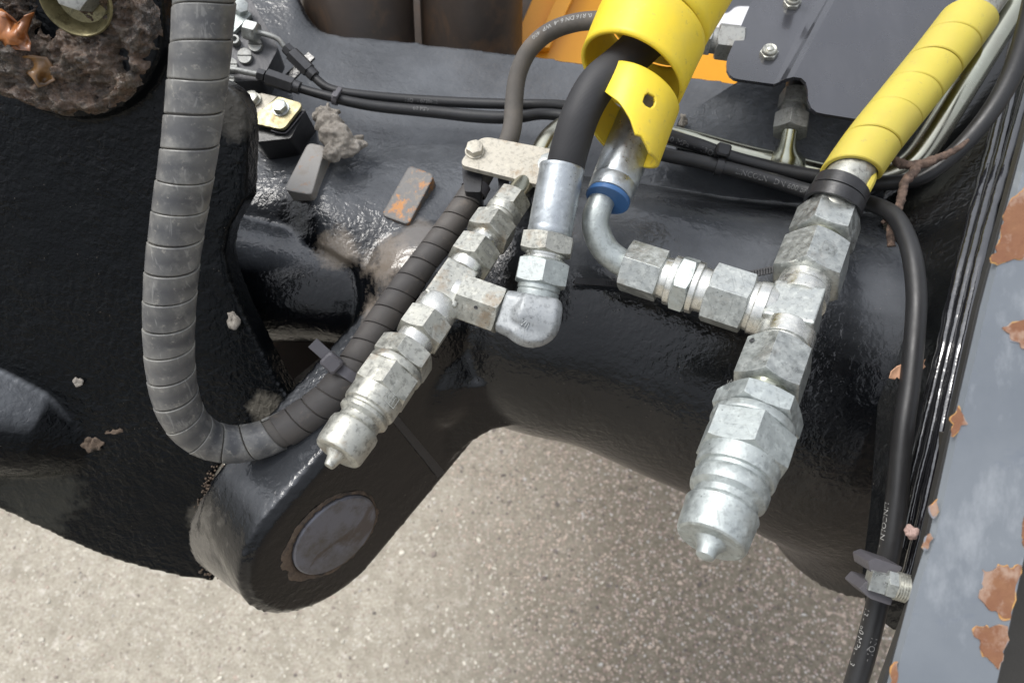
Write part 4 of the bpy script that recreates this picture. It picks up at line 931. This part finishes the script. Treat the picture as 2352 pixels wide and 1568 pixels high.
# dark casting web below the cover
wb = thing('web_plate', 'dark gritty web plate lying under the notch of the cover plate', 'plate', P(1850, 280, -220))
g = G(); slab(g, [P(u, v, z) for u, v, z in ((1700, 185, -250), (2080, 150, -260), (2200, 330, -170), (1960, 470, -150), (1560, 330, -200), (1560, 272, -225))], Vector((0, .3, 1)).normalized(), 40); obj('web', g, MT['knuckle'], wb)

# ------------------------------------------------------------------ valve block group at top left
vb = thing('valve_block', 'small dark valve block with slotted screws beside the grey wrapped hose', 'valve block', P(560, 90, -230))
nB = Vector((.1, .2, 1)).normalized(); cB = P(560, 90, -215)
def onB(u, v, off=0): return on_plane(u, v, cB+nB*off, nB)
g = G(); slab(g, [onB(u, v) for u, v in rounded([(500, -30), (560, -30), (640, 110), (600, 185), (500, 190)], 8, 3)], nB, 90); obj('block', g, MT['blackoxide'], vb)
g = G(); slab(g, [onB(u, v, 16) for u, v in [(505, 0), (552, 8), (577, 33), (535, 76), (500, 100)]], nB, 14); obj('steel_plate', g, MT['zinc_bluish'], vb)
g = G(); ngon(g, onB(552, 22, 16), (nB+Vector((.3, -.1, 0))).normalized(), 0, 22, 20, 6, 0, (0, 1), .95, 8); obj('plate_nut', g, MT['zinc'], vb)
NT = Chain((565, 69, -190), (600, 78, -188), 'u'); part('pale_nut', vb, MT['zinc'], lambda g: NT.hex(g, 564, 592, 46, 10, sl=.4))
for (u, v, r, sl_) in ((564, 134, 18, 1), (588, 108, 17, 1), (541, 98, 13, 0), (534, 154, 15, 1), (530, 186, 12, 1)):
    c = onB(u, v, 0); g = G()
    if sl_:
        for s0 in (-1, 1):
            pts = [c+nB*12+Vector((math.cos(R(a))*r, math.sin(R(a))*r+s0*1.4, 0)) for a in (range(0, 181, 12) if s0 > 0 else range(180, 361, 12))]; slab(g, pts, nB, 12)
        lathe(g, c, nB, [(0, r), (8, r)], 24)
        obj('slotted_screw', g, MT['oldsteel'], vb)
    else:
        lathe(g, c, nB, [(0, r), (16, r), (16.5, r*.6), (4, r*.5), (4, 1)], 28); obj('socket_plug', g, MT['oldsteel'], vb)
br = thing('bolted_bracket', 'yellow chromated bracket plate with hex bolts on a dark block, left of the mud clump', 'bracket', P(630, 260, -180))
nY = Vector((-.08, .35, 1)).normalized(); cY = P(630, 260, -165)
def onY(u, v, off=0): return on_plane(u, v, cY+nY*off, nY)
g = G(); slab(g, [onY(u, v) for u, v in rounded([(640, 222), (697, 238), (650, 298), (566, 279)], [3, 14, 14, 3], 5)], nY, 9); obj('bracket_plate', g, MT['chromate'], br)
g = G(); slab(g, [onY(u, v, -14) for u, v in [(560, 235), (600, 214), (636, 222), (594, 262), (562, 256)]], nY, 9); obj('lower_plate', g, MT['clampsteel'], br)
g = G(); slab(g, [onY(u, v, -22) for u, v in rounded([(600, 262), (702, 250), (668, 318), (590, 326), (560, 300)], 6, 3)], nY, 90); obj('rubber_block', g, MT['nylon'], br)
g = G(); tube(g, Path([(622, 300, -160, 3), (648, 306, -162, 3), (662, 300, -166, 3), (698, 256, -175, 3)], 6), 8); obj('strap_edge', g, MT['nylon_grey'], br)
bolt(br, onY(646, 251), nY, 19, 19, MT['zinc'], 12, 1.15); bolt(br, onY(581, 230, -12), nY, 19, 17, MT['zinc_stained'], 0, 1.15); bolt(br, onY(535, 208, -8), nY, 15, 17, MT['zinc'], 0, 1.15)
bar = thing('flat_bar', 'short black flat bar lying under the slanted hex sleeve', 'bar', P(690, 155, -260))
g = G(); slab(g, [P(u, v, z) for u, v, z in ((648, 178, -262), (708, 120, -262), (722, 132, -258), (664, 192, -258))], Vector((0, .1, 1)), 10); obj('bar', g, MT['frame'], bar)

# ------------------------------------------------------------------ mud, twig and scraps
def lump(name, c, ax, seed, amp, mat, label=None, cat=None, parent=None, kind=None, sub=4, fr=.05):
    bm = bmesh.new(); bmesh.ops.create_icosphere(bm, subdivisions=sub, radius=1); g = G(); vs = []
    for v in bm.verts:
        d = v.co.copy(); p = c+ax[0]*d.x+ax[1]*d.y+ax[2]*d.z
        q = p*fr+Vector((seed, 0, 0)); k = noise.noise(q)+.5*noise.noise(q*2.2)+.3*noise.noise(q*5)
        vs.append(p+(ax[0].normalized()*d.x+ax[1].normalized()*d.y+ax[2].normalized()*d.z)*amp*k)
    g.add(vs, [tuple(v.index for v in f.verts) for f in bm.faces]); bm.free()
    return obj(name, g, mat, parent, sharp=0, label=label, cat=cat, kind=kind)
g = G()
gm = G()
for (u, v, z, a, b, cz, sd_) in ((758, 286, -165, 34, 34, 30, 1), (772, 314, -150, 44, 34, 34, 2), (792, 338, -145, 40, 26, 28, 3), (742, 264, -175, 26, 20, 24, 4), (815, 332, -160, 30, 12, 14, 5), (816, 316, -165, 20, 7, 10, 6), (760, 352, -130, 22, 24, 20, 7), (728, 262, -175, 14, 7, 9, 8), (764, 256, -175, 16, 7, 10, 9), (752, 250, -178, 6, 14, 8, 10)):
    bm = bmesh.new(); bmesh.ops.create_icosphere(bm, subdivisions=3, radius=1); c = P(u, v, z)
    vs = []
    for w_ in bm.verts:
        d = w_.co; p = c+Vector((d.x*a, d.y*b, d.z*cz)); q = p*.045; vs.append(p+Vector(d)*(9*noise.noise(q)+7*noise.noise(q*2.6)+4*noise.noise(q*6)))
    gm.add(vs, [tuple(x.index for x in f.verts) for f in bm.faces]); bm.free()
remeshed('mud_clump', gm, MT['mud'], None, .0007, 1, label='clump of dried grey mud and fibres stuck above the dusty lug', cat='mud')
tw = thing('twig', 'forked brown twig resting on the black hose below the pale yellow sleeve', 'twig', P(2100, 390, 30))
def rough_tube(name, pts, seed, parent):
    pa = Path(pts, 10); g = G(); rs = []; n = int(pa.L/3)
    for i in range(n):
        p, T, N, B, r = pa.at(pa.L*i/(n-1)); row = []
        for j in range(14):
            a = 2*math.pi*j/14; d = N*math.cos(a)+B*math.sin(a); q = p+d*r; row.append(p+d*r*(1+.30*noise.noise(q*.12+Vector((seed, 0, 0)))+.18*noise.noise(q*.35)))
        rs.append(row)
    rings(g, rs); return obj(name, g, MT['bark'], parent, sharp=0)
rough_tube('stem', [(2052, 362, 50, 12), (2064, 374, 48, 22), (2086, 379, 50, 20), (2112, 378, 50, 22), (2148, 366, 55, 20), (2193, 345, 60, 15), (2224, 322, 60, 9)], 1, tw)
rough_tube('branch', [(2108, 380, 50, 20), (2096, 398, 60, 22), (2078, 420, 72, 20), (2071, 450, 82, 20), (2064, 476, 90, 19), (2052, 500, 98, 22), (2046, 530, 102, 20), (2047, 566, 105, 18)], 2, tw)
rough_tube('side_shoot', [(2060, 488, 84, 12), (2040, 502, 90, 12), (2026, 512, 92, 9)], 3, tw)
def flake(name, c, r, mat, label, cat, seed, k=(1, .7, .35)):
    return lump(name, c, (Vector((r*k[0], 0, 0)), Vector((0, r*k[1], 0)), Vector((0, 0, r*k[2]))), seed, r*.8, mat, label, cat, sub=3, fr=.8/r)
flake('pebble', P(2091, 1224, 320), 13, stone_mat('pink_granite_pebble', (.48, .33, .29)), 'pinkish granite pebble wedged beside the black hose above the threaded clamp', 'pebble', 11, (.9, 1, .8))
flake('mud_flake', onK(533, 733, 4), 18, MT['mud'], 'pale mud flake near the right edge of the black knuckle', 'mud', 12, (.8, 1, .3))
flake('mud_flake', onK(180, 878, 4), 13, MT['mud'], 'small pale mud flake alone in the middle of the black knuckle', 'mud', 13)
flake('mud_flake', onK(212, 1012, 0), 34, MT['crust'], 'flat brown mud patch low on the black knuckle', 'mud', 14, (.9, .8, .12))
flake('mud_flake', onK(262, 990, 0), 20, MT['crust'], 'narrow brown mud smear right of the flat patch on the knuckle', 'mud', 15, (1.5, .35, .15))
flake('mud_flake', P(1569, 276, -200), 15, MT['mud'], 'dark crumb of mud just right of the bright yellow wrap', 'mud', 16, (.8, 1, .6))
leaf('dry_leaf', [(2041, 868), (2046, 852), (2060, 840), (2070, 836), (2068, 858), (2066, 872), (2060, 866), (2054, 872)], 255, 8, MT['dryleaf'], 'dry tan leaf scrap left of the long black hose', seed=4)
leaf('dry_leaf', [(2108, 846), (2116, 830), (2126, 824), (2120, 834), (2126, 842), (2114, 852), (2106, 858)], 255, 8, MT['dryleaf'], 'smaller tan leaf scrap right of the long black hose', seed=6)
# grit in the seam between knuckle and fork arm
g = G(); rr = random.Random(4)
for i in range(150):
    t = rr.random(); u = 508-60*math.sin(t*2.6)*.9-8+rr.gauss(0, 9); v = 1068+t*262; u = np.interp(v, [1060, 1120, 1180, 1230, 1290, 1336], [508, 478, 458, 452, 466, 490])-4+rr.gauss(0, 7)
    s_ = rr.uniform(1.2, 4.5)*(1.6 if rr.random() < .1 else 1); bm = bmesh.new(); bmesh.ops.create_icosphere(bm, subdivisions=1, radius=s_); c = onK(u, v, 1)
    g.add([c+Vector((x.co.x*rr.uniform(.7, 1.3), x.co.y*rr.uniform(.7, 1.3), x.co.z*.8)) for x in bm.verts], [tuple(x.index for x in f.verts) for f in bm.faces]); bm.free()
obj('seam_grit', g, MT['crust'], None, sharp=0, kind='stuff', label='grit packed in the seam between knuckle and fork arm')

# straps
ts = thing('strap', 'flat black strap wound round the fork arm under the left coupler', 'strap', P(950, 1020, -60))
def onF(u, v, off=0): return on_plane(u, v, P0+NB*(16+off), NB)
g = G(); slab(g, [onF(u, v, 5) for u, v in ((885, 946), (902, 940), (1022, 1084), (1006, 1096))], NB, 8); obj('strap', g, MT['nylon'], ts)
t3 = thing('cable_tie', 'long black cable tie with a flat tongue lying on the beam behind the right branch', 'cable tie', P(1500, 640, 40))
g = G(); TT = [(1320, 643, 62), (1330, 645, 62), (1395, 649, 60), (1480, 655, 62), (1600, 650, 66), (1700, 634, 72), (1790, 616, 84)]
cc = [P(*q) for q in catmull(TT, 6)]; rs = []
for i, p in enumerate(cc):
    T = (cc[min(i+1, len(cc)-1)]-cc[max(i-1, 0)]).normalized(); Bn = Vector((0, .35, 1)).cross(T).normalized(); Nn = T.cross(Bn)*-1; hw = (5 if i == 0 else 8)
    rs.append([p+Bn*hw+Nn*1.6, p-Bn*hw+Nn*1.6, p-Bn*hw-Nn*1.6, p+Bn*hw-Nn*1.6])
rings(g, rs); obj('strap', g, MT['nylon'], t3)
g = G()
for i in range(14, 0, -1):
    f = 12+i*.0
for k_ in range(70):
    t = k_/69; q = catmull(TT[2:], 14)[min(int(t*69), 69) if 69 < 14*4+1 else min(int(t*56), 56)]; p = P(q[0], q[1], q[2]+3)
    box(g, p, (Vector((1, 0, 0)), Vector((0, 1, 0)), Vector((0, 0, 1))), .9, 6, 1)
obj('teeth', g, MT['nylon'], t3)

# ------------------------------------------------------------------ side frame at the right with ribs
sf = thing('side_frame', 'glossy black side frame of stacked plates left of the blue grey beam', 'frame', P(2150, 800, 100))
g = G()
def wallz(u, v):
    vs_ = [-150, 0, 200, 400, 600, 800, 1000, 1200, 1450]
    return float(np.interp(v, vs_, [-330, -270, -170, -30, 90, 165, 205, 225, 235]))+.85*(u-float(np.interp(v, vs_, [2330, 2310, 2270, 2220, 2160, 2120, 2100, 2080, 2050])))
rowsW = [(-150, 2040, 2560), (0, 2040, 2500), (150, 2036, 2440), (430, 2030, 2360), (650, 2028, 2300), (900, 2018, 2240), (1150, 2000, 2180), (1320, 1980, 2125), (1400, 1990, 2100), (1445, 2052, 2080)]
NU = 8; gridW = []
for v, a, b in rowsW: gridW += [P(a+(b-a)*i/NU, v, wallz(a+(b-a)*i/NU, v)) for i in range(NU+1)]
nW = Vector((-.6, .25, .75)).normalized(); nb_ = len(gridW); fw = grid_faces(len(rowsW), NU+1, False)
per = [i for i in range(NU+1)] + [r*(NU+1)+NU for r in range(1, len(rowsW))] + [(len(rowsW)-1)*(NU+1)+i for i in range(NU-1, -1, -1)] + [r*(NU+1) for r in range(len(rowsW)-2, 0, -1)]
g.add(gridW+[p-nW*45 for p in gridW], fw+[tuple(nb_+i for i in reversed(f)) for f in fw]+[(per[k-1], per[k], nb_+per[k], nb_+per[k-1]) for k in range(len(per))])
obj('side_plate', g, MT['frame'], sf, sharp=50)
def rib(name, pts, w_, off, mat='frame'):
    pa = [P(c[0], c[1], wallz(c[0], c[1]))+nW*off for c in catmull(pts, 10)]
    g = G(); rs = []
    for i, p in enumerate(pa):
        T = (pa[min(i+1, len(pa)-1)]-pa[max(i-1, 0)]).normalized(); X = nW.cross(T).normalized(); ww = w_*(1+.25*noise.noise(p*.03))
        rs.append([p+X*(ww*math.cos(t))+nW*(ww*.75*math.sin(t)) for t in [2*math.pi*j/16 for j in range(16)]])
    rings(g, rs); return obj(name, g, MT['ribs'], sf)
rib('weld_bead', [(2330, 100), (2280, 330), (2228, 530), (2187, 705), (2160, 834), (2130, 948), (2107, 1041), (2085, 1120)], 13, 8)
rib('plate_edge', [(2350, 110), (2300, 330), (2248, 530), (2207, 705), (2170, 861), (2140, 1001), (2107, 1130), (2080, 1260)], 10, 12)
rib('plate_edge', [(2385, 110), (2320, 340), (2268, 530), (2227, 705), (2190, 870), (2160, 1010), (2126, 1160), (2080, 1340)], 11, 10)
g = G(); slab(g, [P(u, v, z) for u, v, z in ((2420, 40, 420), (2344, 338, 420), (2244, 705, 420), (2126, 1225, 420), (2086, 1400, 420), (2026, 1568, 420), (1990, 1700, 420), (2110, 1700, 420), (2300, 900, 420), (2460, 300, 420))], Vector((0, 0, 1)), 14); obj('front_lip', g, plain('dusty_black_edge', (.032, .031, .029), .5, 0, .6, 40).m, sf)

# threaded clamp at bottom right
tc = thing('threaded_clamp', 'white threaded connector with two black rubber jaws gripping the long black hose', 'clamp', P(2030, 1340, 330))
TCc = Chain((1994, 1326, 385), (2100, 1356, 400), 'u')
part('body_hex', tc, MT['zinc'], lambda g: TCc.hex(g, 1994, 2032, 62, 30, (0, 0), 4))
part('nut', tc, MT['zinc'], lambda g: TCc.hex(g, 2032, 2056, 66, 0))
part('thread', tc, MT['zinc_stained'], lambda g: TCc.cyl(g, [(2054+i*3, (66 if i % 2 else 60)) for i in range(14)]))
g = G(); slab(g, [P(u, v, 392) for u, v in rounded([(1994, 1288), (2012, 1281), (2074, 1302), (2058, 1325), (1998, 1312)], 4, 3)], Vector((0, 0, 1)), 60); obj('rubber_jaw', g, MT['nylon_grey'], tc)
g = G(); slab(g, [P(u, v, 388) for u, v in rounded([(1990, 1334), (2034, 1346), (2040, 1364), (2052, 1368), (2046, 1390), (1998, 1374), (1974, 1352)], 4, 3)], Vector((0, 0, 1)), 60); obj('rubber_jaw', g, MT['nylon_grey'], tc)

# ------------------------------------------------------------------ blue grey beam close to the camera
bb = thing('painted_steel_beam', 'chipped blue grey steel beam with rust patches crossing the right foreground', 'beam', P(2230, 1000, 600))
ZB = 640; nBm = Vector((.12, .05, 1)).normalized(); cBm = P(2250, 1000, ZB)
def onM(u, v, off=0): return on_plane(u, v, cBm+nBm*off, nBm)
bo = [(2440, 40), (2364, 338), (2268, 700), (2210, 950), (2151, 1225), (2112, 1345), (2054, 1568), (2022, 1700), (2262, 1700), (2290, 1568), (2356, 1262), (2480, 700), (2600, 40)]
g = G(); slab(g, [onM(u, v) for u, v in bo], nBm, 14)
bp = obj('flange', g, MT['beampaint'], bb)
def jag(pts, seed, amp=5, k=8):
    out = []; n = len(pts)
    for i in range(n):
        a, b = Vector(pts[i]), Vector(pts[(i+1) % n])
        for j in range(k): p = a.lerp(b, j/k); out.append((p.x+amp*noise.noise(Vector((p.x*.06, p.y*.06, seed))), p.y+amp*noise.noise(Vector((p.x*.06, p.y*.06, seed+9)))))
    return out
def grow(pts, d):
    c = (sum(p[0] for p in pts)/len(pts), sum(p[1] for p in pts)/len(pts)); o = []
    for p in pts: l = math.hypot(p[0]-c[0], p[1]-c[1]) or 1; o.append((p[0]+(p[0]-c[0])/l*d, p[1]+(p[1]-c[1])/l*d))
    return o
patches = [[(2316, 470), (2370, 420), (2370, 590), (2330, 596), (2296, 606), (2278, 600), (2300, 540)], [(2302, 752), (2330, 738), (2370, 736), (2370, 812), (2340, 796), (2322, 770)], [(2262, 1312), (2300, 1300), (2345, 1300), (2322, 1420), (2290, 1412), (2250, 1372)],
           [(2246, 1438), (2280, 1440), (2318, 1440), (2296, 1540), (2262, 1505), (2240, 1452)], [(2192, 960), (2200, 935), (2210, 950), (2218, 970), (2200, 992), (2186, 1000)], [(2140, 1160), (2152, 1150), (2154, 1172), (2142, 1180)], [(2118, 1250), (2136, 1222), (2146, 1240), (2128, 1262)], [(2352, 1200), (2366, 1180), (2366, 1250), (2350, 1252)], [(2050, 1530), (2062, 1520), (2058, 1570), (2046, 1575)]]
for i, pt_ in enumerate(patches):
    j = jag(pt_, i, 10); jo = grow(jag(pt_, i+.2, 12), 1.8)
    g = G(); slab(g, [onM(u, v, 1.0) for u, v in jo], nBm, 1.6); pr = obj('primer_edge', g, MT['primer'], bb)
    g = G(); slab(g, [onM(u, v, 1.8) for u, v in j], nBm, 1.6); obj('rust_patch', g, MT['rust'], bb)
rb = thing('ground_shade_sheet', 'added dark slab painting the ground shade in the bottom right corner behind the blue grey beam', 'frame', P(2340, 1500, 400))
g = G(); slab(g, [P(u, v, 380) for u, v in ((2200, 1000), (2600, 1000), (2600, 1750), (2200, 1750))], Vector((0, 0, 1)), 60); obj('shade_sheet', g, plain('painted_ground_shade', (.035, .032, .027), .6, 0, .5, 30).m, rb)  # added dark slab, stands in for shadowed ground beyond the beam

# ------------------------------------------------------------------ machine parts beyond the beam
def vcyl(name, u0, u1, vb_, z, mat, label, lean=0):
    t = thing(name, label, 'cylinder', P((u0+u1)/2, vb_, z)); c0 = P((u0+u1)/2, vb_, z); d = Vector((lean, .9, .35)).normalized(); r = (u1-u0)/2*(F-z)/F
    g = G(); lathe(g, c0-d*250, d, [(0, r*.96), (12, r), (900, r)], 56); obj('barrel', g, MT['brown'], t)
    g = G(); lathe(g, c0-d*250, d, [(-14, r*.7), (0, r*.96)], 56, (True, False)); obj('end_cap', g, MT['brown'], t); return t
vcyl('hydraulic_cylinder', 700, 950, 30, -720, MT['brown'], 'dark rusty brown cylinder barrel beyond the beam, left of the narrow gap')
vcyl('hydraulic_cylinder', 966, 1200, 30, -760, MT['brown'], 'dark brown cylinder barrel beyond the beam, next to the orange panel')
bk = thing('machine_body', 'orange machine body panels with a grey band and part of a white letter', 'machine', P(1450, 60, -1050))
g = G(); slab(g, [P(u, v, z) for u, v, z in ((1262, -90, -900), (1146, 175, -900), (1700, 230, -960), (1700, 120, -960), (1392, 30, -930), (1424, -90, -920))], Vector((0, 0, 1)), 60); obj('orange_panel', g, MT['orange'], bk)
g = G(); slab(g, [P(u, v, z) for u, v, z in ((1315, -90, -862), (1228, 110, -862), (1262, 110, -862), (1356, -90, -862))], Vector((0, 0, 1)), 36); obj('raised_rib', g, MT['orange'], bk)
g = G(); slab(g, [P(u, v, z) for u, v, z in ((1380, -120, -1000), (1340, 130, -1000), (1800, 130, -1000), (1860, -120, -1000))], Vector((0, 0, 1)), 60); obj('grey_panel', g, MT['machinegrey'], bk)
g = G(); slab(g, [P(u, v, -994) for u, v in rounded([(1560, 30), (1672, 32), (1690, 15), (1800, 17), (1790, 66), (1560, 62)], [0, 14, 14, 0, 0, 0], 5)], Vector((0, 0, 1)), 4); obj('white_letter', g, MT['white'], bk)
g = G(); slab(g, [P(u, v, -994) for u, v in rounded([(1408, -20), (1412, 22), (1430, 22), (1460, -20)], [0, 8, 8, 0], 4)], Vector((0, 0, 1)), 4); obj('white_letter', g, MT['white'], bk)
dk = thing('undercarriage_plate', 'dark steel plate of the machine standing behind the beam at the top of the picture', 'plate', P(1400, -60, -1150))
g = G(); slab(g, [P(u, v, -1150) for u, v in ((500, -300), (2300, -300), (2100, 190), (640, 110))], Vector((0, 0, 1)), 60); obj('plate', g, MT['brown'], dk)
hk = thing('rusty_bar', 'brown flat steel bar seen through the gap behind the grey cable tie', 'bar', P(720, 850, -520))
g = G(); slab(g, [P(u, v, z) for u, v, z in ((560, 660, -560), (860, 740, -520), (800, 960, -480), (540, 930, -520))], Vector((0, .2, 1)).normalized(), 40); obj('bar', g, MT['brown'], hk)
g = G(); slab(g, [P(u, v, z) for u, v, z in ((640, 900, -400), (760, 800, -400), (790, 830, -400), (670, 950, -400))], Vector((0, .2, 1)).normalized(), 20); obj('strip', g, MT['mud'], hk)
